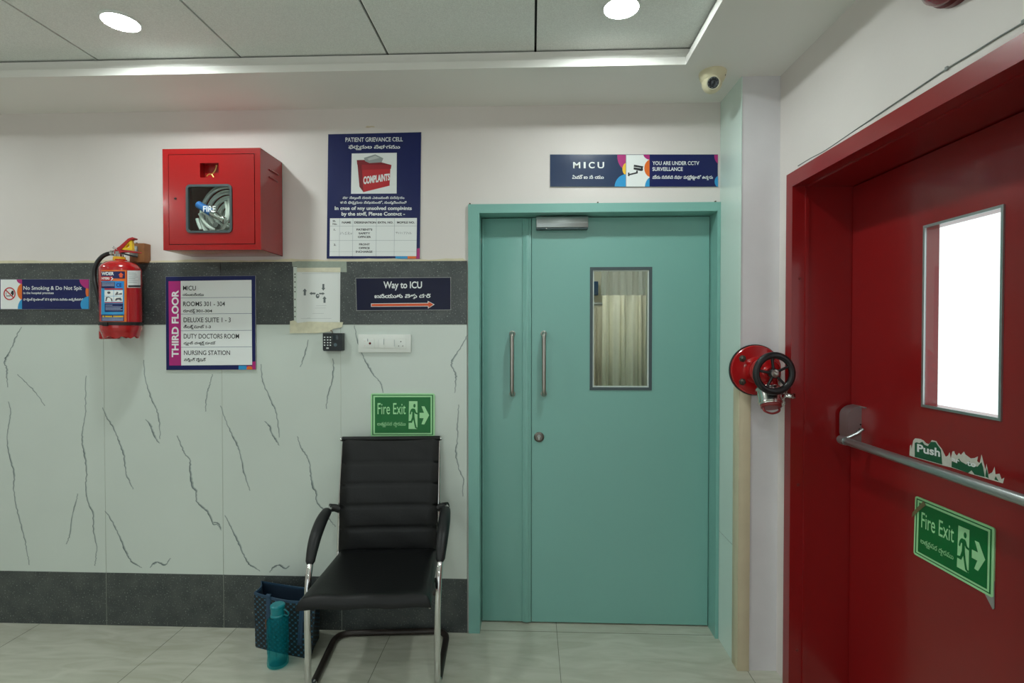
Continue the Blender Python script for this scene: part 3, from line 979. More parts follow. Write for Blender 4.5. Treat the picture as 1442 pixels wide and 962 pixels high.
flat('magenta_circle', [clip(ellipse(990, 500, 32, 46), *R_)], A2, M_MAG, so); flat('blue_circle', [clip(ellipse(988, 634, 28, 32), *R_)], A2, M_SKY, so)
m = MB()
m.plate([(551, 548), (598, 556), (596, 566), (549, 558)], [], A2); m.plate([(549, 561), (588, 567), (586, 580), (549, 572)], [], A2); m.plate(ellipse(590, 572, 7, 8, 14), [], A2)
m.plate([(562, 577), (570, 578), (570, 592), (528, 602), (528, 606), (520, 606), (520, 588), (528, 588), (528, 594), (562, 586)], [], A2)
m.build('camera_symbol', M_INK, wf, fix=False)

# ---- no smoking sign
so, d = sign_plate('no_smoking_sign', [(-1.5, 393), (126, 393), (126, 436), (-1.5, 436)], T_TILE + .002, .004, [M_NAVY, M_SEDGE], 'wide navy no smoking and no spitting sign on the granite band', 'sign', .0012)
A = crop(5.0625, 0, 310, wall_map(d + .0008)); A2 = crop(5.0625, 0, 310, wall_map(d + .0011)); A3 = crop(5.0625, 0, 310, wall_map(d + .0014))
wf = flat('white_panel', [rect(4, 157, 424, 634)], A, M_WHITE, so)
R_ = (5, 157, 424, 633)
flat('magenta_circle', [clip(ellipse(160, 422, 42, 34), *R_)], A2, M_MAG, wf); flat('orange_circle', [clip(ellipse(166, 510, 44, 60), *R_)], A2, M_ORANGE, wf); flat('blue_circle', [clip(ellipse(166, 638, 40, 76), *R_)], A3, M_SKY, wf)
R_ = (158, 632, 424, 633)
flat('orange_circle', [clip(ellipse(642, 510, 32, 56), *R_)], A, M_ORANGE, so); flat('magenta_circle', [clip(ellipse(640, 422, 74, 68), *R_)], A2, M_MAG, so); flat('blue_circle', [clip(ellipse(642, 602, 68, 60), *R_)], A3, M_SKY, so)
m = MB()
write(m, 'No Smoking & Do Not Spit', A, 167, 582, 497, 471, .012); write(m, 'in the hospital premises', A, 167, 382, 527, 511, .012); write(m, 'హాస్పిటల్ ప్రాంగణంలో పొగ త్రాగరాదు మరియు ఉమ్మి వేయరాదు', A, 167, 598, 573, 558, .03)
m.build('lettering', M_WHITE, so, fix=False)
m = MB(); m.plate(ellipse(68, 525, 43, 46, 32), [ellipse(68, 525, 35, 38, 32)], A3); stroke(m, [(40, 498), (96, 553)], 8, A3); m.build('ban_ring', M_REDPR, wf, fix=False)
m = MB()
m.plate([(78, 515), (86, 502), (97, 505), (99, 525), (92, 540), (84, 536), (84, 528), (76, 527)], [], A2); m.plate(rect(44, 74, 538, 544), [], A2); stroke(m, [(46, 534), (42, 524), (48, 515)], 3, A2)
m.build('smoker_symbol', M_INK, wf, fix=False)

# ---- third floor directory
so, d = sign_plate('directory_sign', [(233.1, 389.5), (359.8, 388), (360, 520.6), (234, 521.4)], T_TILE + .002, .006, [M_NAVY, M_SEDGE], 'white third floor directory board with navy border and magenta strip below the hose cabinet', 'sign', .001)
A = crop(5.345, 220, 360, wall_map(d + .0008)); A2 = crop(5.345, 220, 360, wall_map(d + .0012))
st = flat('magenta_strip', [[(92, 193), (184, 192), (188, 827), (98, 828)]], A, M_MAG, so)
m = MB(); write(m, 'THIRD FLOOR', A2, 762, 265, 166, 119, .035, turn=True); m.build('strip_lettering', M_WHITE, st, fix=False)
wp = flat('white_panel', [[(184, 191), (717, 183), (722, 823), (188, 827)]], A, M_WHITE, so)
m = MB()
for y0, y1 in ((319, 313), (440, 435), (566, 562), (690, 687)):
    stroke(m, [(186, y0), (719, y1)], 2.5, A2)
m.build('ruled_line', mat('navy_rule', (70, 84, 130), .4), wp, fix=False)
m = MB()
for s, x0, x1, y0, y1 in (('MICU', 202, 298, 261, 228), ('ROOMS 301 - 304', 203, 517, 380, 347), ('DELUXE SUITE 1 - 3', 206, 560, 501, 467), ('DUTY DOCTORS ROOM', 207, 623, 624, 590), ('NURSING STATION', 209, 555, 748, 715)):
    write(m, s, A2, x0, x1, y0, y1, .010)
for s, x0, x1, y0, y1 in (('యంఐసియు', 200, 357, 303, 284), ('రూమ్స్ 301-304', 203, 420, 426, 406), ('డీలక్స్ సూట్ 1-3', 206, 410, 546, 526), ('డ్యూటీ డాక్టర్స్ రూమ్', 207, 447, 668, 650), ('నర్సింగ్ స్టేషన్', 209, 375, 793, 774)):
    write(m, s, A2, x0, x1, y0, y1, .022)
m.build('lettering', M_INK, wp, fix=False)
flat('blue_block', [rect(620, 680, 829, 858)], A, M_SKY, so); flat('magenta_block', [[(724, 800), (748, 795), (748, 857), (680, 857), (680, 829), (724, 829)]], A, M_MAG, so)
flat('orange_circle', [clip(ellipse(702, 850, 22, 18), 680, 748, 820, 857)], A2, M_ORANGE, so)

# ---- way to ICU
so, d = sign_plate('direction_sign', [(500.6, 391.4), (635, 390.3), (635, 436.7), (501.8, 437.8)], T_TILE + .002, .005, [M_NAVY2, M_SEDGE], 'dark blue way to ICU sign with orange arrow on the granite band', 'sign', .0022)
A = crop(5.546, 400, 360, wall_map(d + .0008)); A2 = crop(5.546, 400, 360, wall_map(d + .0012))
m = MB(); write(m, 'Way to ICU', A, 778, 1076, 254, 204, .022); write(m, 'ఐసియుకు వెళ్ళు దారి', A, 708, 1143, 331, 303, .036, yb2=328, yt2=300); m.build('lettering', M_WHITE, so, fix=False)
ar = flat('arrow_outline', [[(679, 374), (1122, 369), (1122, 353), (1176, 382), (1124, 414), (1124, 397), (679, 400)]], A, M_WHITE, so)
flat('arrow', [[(683, 378), (1127, 373), (1127, 360), (1167, 382), (1128, 407), (1128, 393), (683, 396)]], A2, mat('orange_red_print', (222, 84, 34), .4), ar)

# ---- the two fire exit signs share one design (drawn in the crop of the wall's sign)
M_EXIT = mat('exit_green', (0, 108, 46), 0.35); M_GLOWG = mat('pale_green_print', (168, 226, 168), 0.4)
def exit_sign(f, fback, label, origin):
    """f(lift) gives the map from the design to the board's face"""
    m = MB(); m.plate(rrect(130, 1093, 152, 800, 26, 5), [], f(0), fback)
    o = m.build('fire_exit_sign', M_GLOWG, None, origin=origin)
    tag(o, label, 'sign')
    m = MB(); m.plate(rect(152, 1068, 172, 776), [rect(166, 1052, 184, 766)], f(.0005)); m.plate(rect(192, 1030, 207, 746), [], f(.0005))
    g = m.build('green_field', M_EXIT, o, fix=False)
    m = MB(); write(m, 'Fire Exit', f(.0010), 232, 655, 462, 298, .004); write(m, 'అత్యవసర ద్వారము', f(.0010), 226, 655, 634, 582, .006); m.build('lettering', M_GLOWG, g, fix=False)
    m = MB(); m.plate([(705, 268), (833, 268), (833, 688), (698, 686)], [], f(.0010)); m.build('doorway_symbol', M_GLOWG, g, fix=False)
    m = MB(); h = f(.0014)
    m.plate(ellipse(787, 336, 17, 28, 18), [], h)
    m.plate([(738, 388), (752, 378), (786, 380), (800, 396), (812, 436), (834, 446), (832, 468), (797, 458), (785, 436), (788, 498), (800, 580), (818, 660), (836, 664), (830, 690), (796, 668), (770, 545), (757, 575), (750, 594), (692, 592), (690, 570), (734, 562), (752, 505), (755, 430), (744, 424), (730, 470), (714, 462), (724, 412)], [], h)
    m.build('running_figure_symbol', M_EXIT, g, fix=False)
    m = MB(); m.plate([(893, 345), (938, 345), (1008, 480), (935, 620), (893, 614), (925, 525), (864, 522), (864, 443), (930, 443)], [], f(.0010)); m.build('arrow', M_GLOWG, g, fix=False)
    return o
dd = T_TILE + .006
exit_sign(lambda k: crop(10.69, 510, 540, wall_map(dd + k)), crop(10.69, 510, 540, wall_map(T_TILE)), 'green fire exit sign on the white tiles above the black chair', P(568, 613, -T_TILE))
cq = [RT(1288.8, 698.2, WL - .004), RT(1400.6, 744, WL - .004), RT(1398.6, 843, WL - .004), RT(1286.4, 780, WL - .004)]
def door_sign(k):
    def f(x, y):
        u, v = (x - 130) / 963, (y - 152) / 648
        t = (cq[0][0] * (1 - u) + cq[1][0] * u) * (1 - v) + (cq[3][0] * (1 - u) + cq[2][0] * u) * v
        z = (cq[0][1] * (1 - u) + cq[1][1] * u) * (1 - v) + (cq[3][1] * (1 - u) + cq[2][1] * u) * v
        return RW(t, WL - .004 - k, z)
    return f
es = exit_sign(door_sign, door_sign(-.004), 'green fire exit sign taped to the red door below the push bar', RW(cq[0][0], WL, cq[2][1]))
f = door_sign(.0024)
m = MB(); m.plate([(98, 405), (108, 345), (262, 165), (292, 205)], [], f, door_sign(.0020)); m.build('tape', mat('brown_tape', (118, 108, 72), .3), es)
m = MB(); m.plate([(1000, 800), (1093, 640), (1098, 890), (1085, 905)], [], door_sign(-.0010), door_sign(-.0035)); m.build('clear_backing', mat('clear_plastic', (150, 150, 145), .3), es)

# ---- torn push bar sticker
S = lambda k: (lambda x, y: (lambda q: RW(q[0], WL - k, q[1]))(RT(1160 + x / 5.113, 540 + y / 5.113, WL)))
m = MB()
m.plate([(618, 520), (622, 450), (630, 440), (634, 470), (646, 410), (660, 395), (700, 400), (722, 412), (738, 430), (758, 438), (780, 408), (812, 416), (826, 440), (850, 468), (880, 528), (896, 520), (908, 495), (916, 540), (928, 490), (942, 488), (946, 505), (960, 520), (975, 500), (988, 515), (1012, 490), (1022, 512), (1060, 540), (1085, 538), (1112, 526), (1106, 560), (1124, 575), (1138, 512), (1150, 560), (1166, 620), (1174, 578), (1188, 655), (1215, 640), (1232, 600), (1238, 655), (1268, 650), (1282, 690), (1302, 680), (1292, 720), (1160, 682), (1060, 652), (920, 606), (855, 590), (655, 532)], [], S(.0006))
st = m.build('torn_sticker', mat('torn_paper_white', (206, 206, 196), .6, noise=(120, .05)), None, origin=S(0)(900, 600), fix=False)
tag(st, 'half peeled green push bar sticker with torn white edges on the red door', 'sticker')
m = MB()
m.plate([(657, 428), (672, 424), (690, 430), (712, 420), (728, 442), (752, 452), (772, 420), (806, 422), (846, 478), (856, 584), (657, 529)], [], S(.0010))
m.plate([(924, 560), (955, 572), (975, 540), (990, 562), (1030, 585), (1050, 560), (1070, 592), (1110, 600), (1138, 566), (1150, 604), (1162, 674), (1088, 656), (1066, 626), (1042, 646), (922, 602)], [], S(.0010))
m.plate([(1166, 672), (1174, 606), (1186, 660), (1190, 684)], [], S(.0010)); m.plate([(1232, 692), (1240, 668), (1262, 704)], [], S(.0010))
gr = m.build('green_remnant', mat('sticker_green', (26, 92, 62), .5), st, fix=False)
m = MB()
write(m, 'Push', S(.0014), 678, 838, 490, 438, .03, yb2=527, yt2=472)
write(m, 'ar', S(.0014), 926, 978, 558, 524, .03, yb2=580, yt2=545); write(m, 'to', S(.0014), 1036, 1096, 590, 555, .03, yb2=604, yt2=566)
m.build('lettering', M_WHITE, gr, fix=False)

# ================================================================ red fire hose cabinet
M_CAB = mat('glossy_red_cabinet_paint', (156, 14, 18), 0.22, coat=0.5, noise=(2.0, .03))
YC = -0.205
X0, X1 = P(229.3, 280, YC).x, P(367, 280, YC).x
ZT, ZB = P(300, 209, YC).z, P(300, 352, YC).z
cb = thing('fire_hose_cabinet', 'red wall cabinet with a coiled hose behind its small window', 'fire hose cabinet', ((X0 + X1) / 2, 0, ZB))
C5 = lambda x, y, d=0.0: P(210 + x / 5.345, 190 + y / 5.345, YC - d)
dx0, dx1 = C5(146, 480).x, C5(797, 480).x
dz1, dz0 = C5(480, 143).z, C5(460, 826).z
m = MB()
F = lambda y: (lambda u, v: Vector((u, y, v)))
m.plate(rect(X0, X1, ZB, ZT), [rect(dx0, dx1, dz0, dz1)], F(YC), F(YC + .012))
th = .002
m.box(X0, X0 + th, YC + .011, 0, ZB, ZT); m.box(X1 - th, X1, YC + .011, 0, ZB, ZT)
m.box(X0, X1, YC + .011, 0, ZT - th, ZT); m.box(X0, X1, YC + .011, 0, ZB, ZB + th)
m.box(X0, X1, -.003, 0, ZB, ZT)
body = m.build('cabinet_body', M_CAB, cb)
def PX(px, py, X):   # sight line on a plane X = const
    d = ray(px, py); return CAM + d * ((X - CAM.x) / d.x)
for a, b in (((903, 262), (968, 296)), ((903, 318), (963, 350))):
    p, q = PX(210 + a[0] / 5.345, 190 + a[1] / 5.345, X1), PX(210 + b[0] / 5.345, 190 + b[1] / 5.345, X1)
    m = MB(); m.tube([(X1, p.y, p.z), (X1 + .003, p.y + .006, p.z), (X1 + .003, q.y - .006, p.z), (X1, q.y, p.z)], .0055, 8, flat=.6); m.build('louvre', M_CAB, body)
for py in (-.06, -.045):
    m = MB(); m.lathe([(0, 0), (.006, 0), (.006, .006), (.003, .008), (.003, .012), (0, .012)], (X1 - .02, py, ZT), (0, 0, 1), 10); m.build('top_bolt', M_STEEL, body)
kx0, kx1, kz0, kz1 = C5(382, 0).x, C5(523, 0).x, C5(0 + 450, 320).z, C5(450, 212).z
wx0, wx1, wz0, wz1 = C5(288, 560).x, C5(622, 560).x, C5(450, 733).z, C5(450, 380).z
m = MB()
m.plate(rrect(dx0 + .003, dx1 - .003, dz0 + .003, dz1 - .003, .003, 2), [rect(kx0, kx1, kz0, kz1), rrect(wx0, wx1, wz0, wz1, .016)], F(YC - .001), F(YC + .004))
dr = m.build('cabinet_door', M_CAB, cb)
m = MB(); m.box(dx0 - .004, dx0 + .004, YC + .005, YC + .012, dz0, dz1); m.box(dx1 - .004, dx1 + .004, YC + .005, YC + .012, dz0, dz1); m.box(dx0, dx1, YC + .005, YC + .012, dz1 - .004, dz1 + .004); m.box(dx0, dx1, YC + .005, YC + .012, dz0 - .004, dz0 + .004)
m.build('door_rebate', M_BLACK, cb)
m = MB()
m.plate(rrect(wx0 - .0035, wx1 + .0035, wz0 - .0035, wz1 + .0035, .019), [rrect(wx0 + .0065, wx1 - .0065, wz0 + .0065, wz1 - .0065, .011)], F(YC - .006), F(YC + .006))
m.build('rubber_gasket', mat('grey_rubber', (62, 74, 76), .55), dr)
m = MB(); m.plate(rrect(wx0 + .001, wx1 - .001, wz0 + .001, wz1 - .001, .014), [], F(YC - .001), F(YC + .002)); gl = m.build('window_pane', M_PANE, dr)
m = MB(); f5 = lambda x, y: C5(x, y, .0022); write(m, 'FIRE', f5, 407, 500, 578, 536, .02); m.build('window_lettering', M_WHITE, dr, fix=False)
# key box behind the small opening, with its key
m = MB()
m.box(kx0 - .004, kx0, YC + .004, YC + .035, kz0 - .004, kz1 + .004); m.box(kx1, kx1 + .004, YC + .004, YC + .035, kz0 - .004, kz1 + .004)
m.box(kx0 - .004, kx1 + .004, YC + .004, YC + .035, kz1, kz1 + .004); m.box(kx0 - .004, kx1 + .004, YC + .004, YC + .035, kz0 - .004, kz0); m.box(kx0 - .004, kx1 + .004, YC + .033, YC + .036, kz0 - .004, kz1 + .004)
m.build('key_box', M_CAB, dr)
c = C5(200, 480)
m = MB(); m.lathe([(0, .001), (.003, .001), (.0035, .0025), (.005, .002), (.005, 0), (0, 0)], c + Vector((0, -.001, 0)), (0, -1, 0), 18); m.build('keyhole', M_BLACK, dr)
M_BRASS = mat('brass', (206, 176, 96), .3, metal=.9)
k = [C5(x, y, -.016) for x, y in ((508, 232), (500, 262), (478, 292), (448, 298), (434, 312))]
m = MB(); m.tube(smooth_path(k, 5), .0022, 8, flat=1); m.lathe([(0, -.003), (.0035, -.002), (.0035, .002), (0, .003)], k[0], (.3, 0, 1), 12)
m.tube([C5(470, 296, -.016), C5(486, 318, -.016)], .0024, 8)
ky = m.build('cabinet_key', M_BRASS, None, origin=k[3]); tag(ky, 'small brass key hanging in the opening at the top of the red hose cabinet', 'key')
# the hose
M_HOSE = mat('white_canvas_hose', (226, 229, 225), .75, noise=(160, .05), bump=(400, .3))
hc = C5(505, 575, 0); hc.y = YC + .072
hs = thing('fire_hose', 'coil of white canvas hose inside the red cabinet', 'hose', (hc.x, hc.y, ZB + .004))
m = MB()
pts = []
R0, R1 = .034, .150
TU = 13
for i in range(TU * 48 + 1):
    t = i / 48
    r = R0 + (R1 - R0) * t / TU
    a = 2 * math.pi * t
    pts.append(Vector((hc.x + .012 + r * math.cos(a) * .92, hc.y + .012 * math.sin(a * .5 + t) + .02 * (1 - t / TU), hc.z + r * math.sin(a) * .98)))
pts = [Vector((min(max(p.x, X0 + .014), X1 - .014), p.y, min(max(p.z, ZB + .014), ZT - .014))) for p in pts]
m.tube(pts, .0046, 8, flat=2.4, up=(0, 1, 0))
m.build('hose_coil', M_HOSE, hs)
m = MB()
for q in ([(380, 592), (420, 660), (462, 700), (500, 712)], [(410, 580), (450, 620), (480, 660), (500, 690)], [(600, 480), (606, 560), (590, 640), (560, 700), (520, 716)], [(575, 500), (588, 570), (575, 640), (545, 690)], [(360, 630), (372, 670), (390, 712)]):
    m.tube(smooth_path([C5(x, y, -.050) for x, y in q], 5), .0062, 8, flat=1.2)
m.build('loose_turn', M_HOSE, hs)
a, b = C5(366, 522, -.026), C5(560, 640, -.028)
ax = b - a; L = ax.length
nz = thing('hose_nozzle', 'blue and chrome hose nozzle lying in the coil inside the red cabinet', 'nozzle', a)
m = MB(); m.lathe([(0, 0), (.015, 0), (.0165, .004), (.0165, L * .22), (.018, L * .26), (.0185, L * .55), (0, L * .55)], a, ax, 24); m.build('nozzle_sleeve', mat('blue_plastic', (40, 110, 190), .35), nz)
m = MB(); m.lathe([(0, L * .5), (.0165, L * .5), (.0175, L * .52), (.0175, L * .75), (.014, L * .8), (.014, L * .95), (.017, L * .96), (.017, L * 1.06), (0, L * 1.06)], a, ax, 24); m.build('nozzle_coupling', M_CHROME, nz)
m = MB(); m.lathe([(.0166, L * .36), (.0172, L * .37), (.0172, L * .46), (.0166, L * .47)], a, ax, 24); m.build('nozzle_band', M_REDPR, nz)
c = C5(508, 684, -.022)
m = MB(); m.lathe([(0, .012), (.012, .012), (.0135, .009), (.0135, -.01), (0, -.01)], c, (.1, -1, .2), 20); m.build('nozzle_cap', mat('dark_rubber', (70, 72, 70), .6), nz)

# ================================================================ fire extinguisher
M_EXT = mat('glossy_red_cylinder_paint', (176, 18, 24), 0.2, coat=0.6)
RE = .083
EC = P(170.3, 420, -.108)
C6 = lambda x, y, d=0.0: P(120 + x / 6.01, 325 + y / 6.01, EC.y - d)
zx = lambda y: C6(300, y).z
xe = EC.x
ex = thing('fire_extinguisher', 'red dry powder fire extinguisher with black hose, hung on the tiled wall', 'fire extinguisher', (xe, EC.y, zx(912)))
zt_, zb_ = zx(335), zx(858)
m = MB()
m.lathe([(0, zb_ - .012), (RE * .86, zb_ - .010), (RE * .97, zb_ + .004), (RE, zb_ + .022), (RE, zt_), (RE * .985, zt_ + .008), (RE * .90, zt_ + .021), (RE * .72, zt_ + .034), (RE * .46, zt_ + .042), (.026, zt_ + .044), (.026, zt_ + .050), (0, zt_ + .050)], (xe, EC.y, 0), (0, 0, 1), 56)
m.lathe([(RE + .0002, zb_ + .034), (RE + .0018, zb_ + .0365), (RE + .0002, zb_ + .039)], (xe, EC.y, 0), (0, 0, 1), 56)
bd = m.build('cylinder_body', M_EXT, ex)
m = MB()      # scalloped foot ring
seg = 64
zf = zx(912)
top, bot = [], []
for i in range(seg):
    a = 2 * math.pi * i / seg
    z = zf + .010 * (0.5 + 0.5 * math.cos(a * 8)) ** .6
    top.append((RE * .93 * math.cos(a) + xe, RE * .93 * math.sin(a) + EC.y, zb_ - .002)); bot.append((RE * .86 * math.cos(a) + xe, RE * .86 * math.sin(a) + EC.y, z))
ti = [(xe + (p[0] - xe) * .95, EC.y + (p[1] - EC.y) * .95, p[2]) for p in top]; bi = [(xe + (p[0] - xe) * .95, EC.y + (p[1] - EC.y) * .95, p[2]) for p in bot]
m.add(top + bot + ti + bi, [(i, (i + 1) % seg, seg + (i + 1) % seg, seg + i) for i in range(seg)] + [(2 * seg + i, 2 * seg + (i + 1) % seg, 3 * seg + (i + 1) % seg, 3 * seg + i) for i in range(seg)] + [(seg + i, seg + (i + 1) % seg, 3 * seg + (i + 1) % seg, 3 * seg + i) for i in range(seg)])
m.build('foot_ring', M_EXT, ex)
def CYL(lift):
    R = RE + lift
    def f(x, y):
        d = ray(120 + x / 6.01, 325 + y / 6.01)
        o = Vector((CAM.x - xe, CAM.y - EC.y)); dd_ = Vector((d.x, d.y))
        A_, B_, C_ = dd_.dot(dd_), o.dot(dd_), o.dot(o) - R * R
        D = B_ * B_ - A_ * C_
        t = (-B_ - math.sqrt(D)) / A_ if D > 0 else -B_ / A_
        return CAM + d * t
    return f
def wrap(m, x0, x1, y0, y1, lift, mi=0, n=14):
    f = CYL(lift)
    vs = [f(x0 + (x1 - x0) * i / n, y) for y in (y0, y1) for i in range(n + 1)]
    m.add(vs, [(i, i + 1, n + 2 + i, n + 1 + i) for i in range(n)], mi)
def patch(name, rects, lift, mt, par):
    for r in rects:
        m = MB(); wrap(m, *r, lift)
        o = m.build(name, mt, par, fix=False, angle=80)
    return o
XL = 136
lb = patch('instruction_label', [(XL, 350, 333, 778)], .0006, M_ORANGE, ex)
patch('navy_field', [(XL, 336, 344, 404), (XL, 250, 434, 486), (XL, 328, 710, 766), (165, 320, 618, 686)], .0016, M_NAVY, lb)
patch('blue_field', [(XL, 330, 426, 712)], .0011, M_SKY, lb)
patch('picture_cell', [(163, 239, 503, 552), (242, 318, 503, 552), (163, 239, 555, 602), (242, 318, 555, 602)], .0016, M_WHITE, lb)
patch('red_heading', [(163, 318, 488, 499), (165, 320, 606, 612), (XL, 232, 386, 424)], .0018, M_REDPR, lb)
patch('mark_field', [(256, 318, 434, 484)], .0018, mat('bright_blue_print', (30, 130, 220), .3), lb)
m = MB(); f = CYL(.0024)
write(m, 'WDER', f, 140, 240, 375, 350, .04); write(m, 'NTERS', f, 140, 205, 412, 395, .04)
m.plate([(214, 392), (224, 392), (238, 405), (224, 420), (214, 420), (228, 405)], [], f)
m.build('white_lettering', M_WHITE, lb, fix=False)
m = MB(); write(m, 'CE', f, 264, 306, 474, 446, .01); m.build('mark_lettering', M_NAVY2, lb, fix=False)
m = MB(); m.plate([(280, 376), (302, 352), (326, 376), (315, 376), (315, 396), (290, 396), (290, 376)], [], f); m.build('house_symbol', mat('orange_symbol', (232, 92, 50), .4), lb, fix=False)
M_SMALL = mat('pale_blue_print', (176, 190, 220), .4)
rows_ = [(142, 246, y, 4.5) for y in (443, 455, 466)] + [(172, x, y, 4) for y, x in ((630, 230), (645, 312), (657, 300), (669, 316))] + [(142, 322, y, 4) for y in (738, 748, 758)]
for a_, b_, y, w_ in rows_:
    m = MB(); stroke(m, [(a_ + (b_ - a_) * i / 6, y) for i in range(7)], w_, f); m.build('print_line', M_SMALL, lb, fix=False)
for q in ([(145, 725), (185, 725), (228, 725)], [(236, 725), (280, 725), (322, 725)]):
    m = MB(); stroke(m, q, 11, f); m.build('yellow_word', M_YEL, lb, fix=False)
m = MB()
m.plate(ellipse(200, 524, 14, 10, 14), [], f); m.plate([(250, 545), (268, 515), (280, 520), (276, 535), (310, 525), (312, 540)], [], f); m.plate([(170, 596), (176, 560), (200, 558), (228, 578), (232, 598)], [], f); m.plate([(250, 592), (262, 570), (300, 566), (312, 590)], [], f)
m.build('picture_shape', mat('dark_grey_print', (90, 88, 96), .5), lb, fix=False)
cd = patch('service_card', [(356, 469, 337, 482)], .0008, M_WHITE, ex)
patch('black_bar', [(364, 469, 462, 476)], .0016, M_INK, cd)
m = MB()
for y in (358, 372, 390, 404, 420, 436):
    stroke(m, [(366, y), (410, y + 1), (448 - (y % 5) * 6, y + 2)], 2.5, f)
m.build('card_print', M_LINE, cd, fix=False)
zs_ = zx(788)
m = MB(); m.lathe([(RE + .0003, zs_ - .008), (RE + .0028, zs_ - .007), (RE + .0028, zs_ + .007), (RE + .0003, zs_ + .008)], (xe, EC.y, 0), (0, 0, 1), 56)
p = CYL(.003)(172, 788); m.box(p.x - .012, p.x + .012, p.y - .006, p.y + .004, p.z - .010, p.z + .008, .002)
m.build('retaining_strap', M_BLACK, ex)
zn = zt_ + .048
xn = C6(288, 220).x
m = MB(); m.lathe([(0, zn - .004), (.0245, zn - .004), (.0255, zn), (.0245, zn + .014), (0, zn + .014)], (xn, EC.y, 0), (0, 0, 1), 28); m.build('neck_collar', mat('yellow_plastic', (226, 172, 26), .35), ex)
m = MB()
m.lathe([(0, zn + .013), (.019, zn + .013), (.019, zn + .026), (.014, zn + .030), (.014, zn + .040), (0, zn + .040)], (xn - .002, EC.y, 0), (0, 0, 1), 24)
p = C6(232, 188)
m.tube([(xn, EC.y, zn + .028), (p.x, EC.y, p.z)], .010, 16); m.lathe([(0, -.006), (.013, -.006), (.013, .006), (0, .006)], (p.x, EC.y, p.z), (-1, 0, .1), 18)
vl = m.build('valve', M_CHROME, ex)
m = MB(); q = [C6(x, y, .012) for x, y in ((246, 138), (238, 132), (234, 142), (242, 150), (256, 146), (270, 160))]; m.tube(smooth_path(q, 5), .0018, 8); m.build('safety_pin', M_CHROME, ex)
def plate_px(m, pts, holes, y0, y1):
    m.plate(pts, holes, lambda u, v: C6(u, v, -y0), lambda u, v: C6(u, v, -y0) + Vector((0, y1 - y0, 0)))
m = MB(); plate_px(m, [(246, 176), (248, 158), (288, 132), (330, 95), (362, 66), (398, 54), (416, 62), (412, 72), (390, 74), (364, 94), (338, 124), (310, 152), (278, 180), (258, 206), (244, 208)], [], -.011, .011); m.build('squeeze_lever', mat('red_plastic', (170, 24, 30), .35), ex)
m = MB(); plate_px(m, [(300, 146), (386, 76), (392, 96), (396, 166), (300, 160)], [[(332, 142), (372, 104), (374, 140)]], -.008, .008); m.build('lever_guard', mat('yellow_lever_plastic', (232, 190, 30), .35), ex)
m = MB(); plate_px(m, [(262, 182), (300, 164), (345, 166), (400, 172), (448, 178), (452, 186), (400, 186), (330, 178), (290, 186), (270, 198)], [], -.011, .011); m.build('carry_handle', mat('red_handle_plastic', (170, 28, 34), .35), ex)
m = MB(); m.tube([C6(302, 188, .004), C6(360, 204, -.02), C6(440, 222, -.058)], .0035, 10); m.build('hanging_hook', M_GASKET, ex)
q = [C6(x, y, d) for x, y, d in ((232, 190, .0), (190, 196, .006), (145, 218, .012), (106, 262, .016), (82, 315, .02), (76, 375, .024), (80, 430, .03), (92, 490, .034), (108, 550, .034), (122, 610, .028))]
m = MB(); m.tube(smooth_path(q, 6), .0095, 14); m.build('discharge_hose', mat('black_rubber', (20, 22, 23), .4), ex)
q = [C6(x, y, d) for x, y, d in ((112, 560, .033), (122, 612, .028), (130, 660, .016), (134, 700, .004))]
m = MB(); m.tube(smooth_path(q, 5), [.0100] * 4 + [.0098 - .0004 * i for i in range(12)], 12); m.build('hose_nozzle_tip', M_BLACK, ex)
m = MB(); a, b = C6(124, 842, 0), C6(166, 918, 0); m.box(a.x, b.x, EC.y - .01, -T_TILE, b.z, a.z, .006); m.box(a.x + .004, b.x - .004, EC.y - .012, EC.y, b.z + .004, a.z + .05, .004); m.build('support_bracket', M_EXT, ex)

# wooden block that carries the hook
a, b = P(120 + 372 / 6.01, 325 + 105 / 6.01, -.045), P(120 + 500 / 6.01, 325 + 268 / 6.01, -.045)
wb = thing('mounting_block', 'brown wooden block with a metal plate behind the extinguisher head', 'block', ((a.x + b.x) / 2, 0, b.z))
m = MB(); m.box(a.x, b.x, -.045, 0, b.z, a.z, .003); blk = m.build('wood_block', mat('stained_wood', (142, 92, 52), .5, noise=(22, .18)), wb)
a, b = P(120 + 380 / 6.01, 325 + 130 / 6.01, -.049), P(120 + 442 / 6.01, 325 + 216 / 6.01, -.049)
m = MB(); m.box(a.x, b.x, -.049, -.044, b.z, a.z, .001); m.build('hook_plate', M_ALU, wb)
p = P(120 + 435 / 6.01, 325 + 100 / 6.01, -.03); m = MB(); m.lathe([(0, 0), (.004, 0), (.004, .006), (0, .006)], (p.x, -.03, a.z + .014), (0, 0, 1), 10); m.build('screw', M_BLACK, wb)

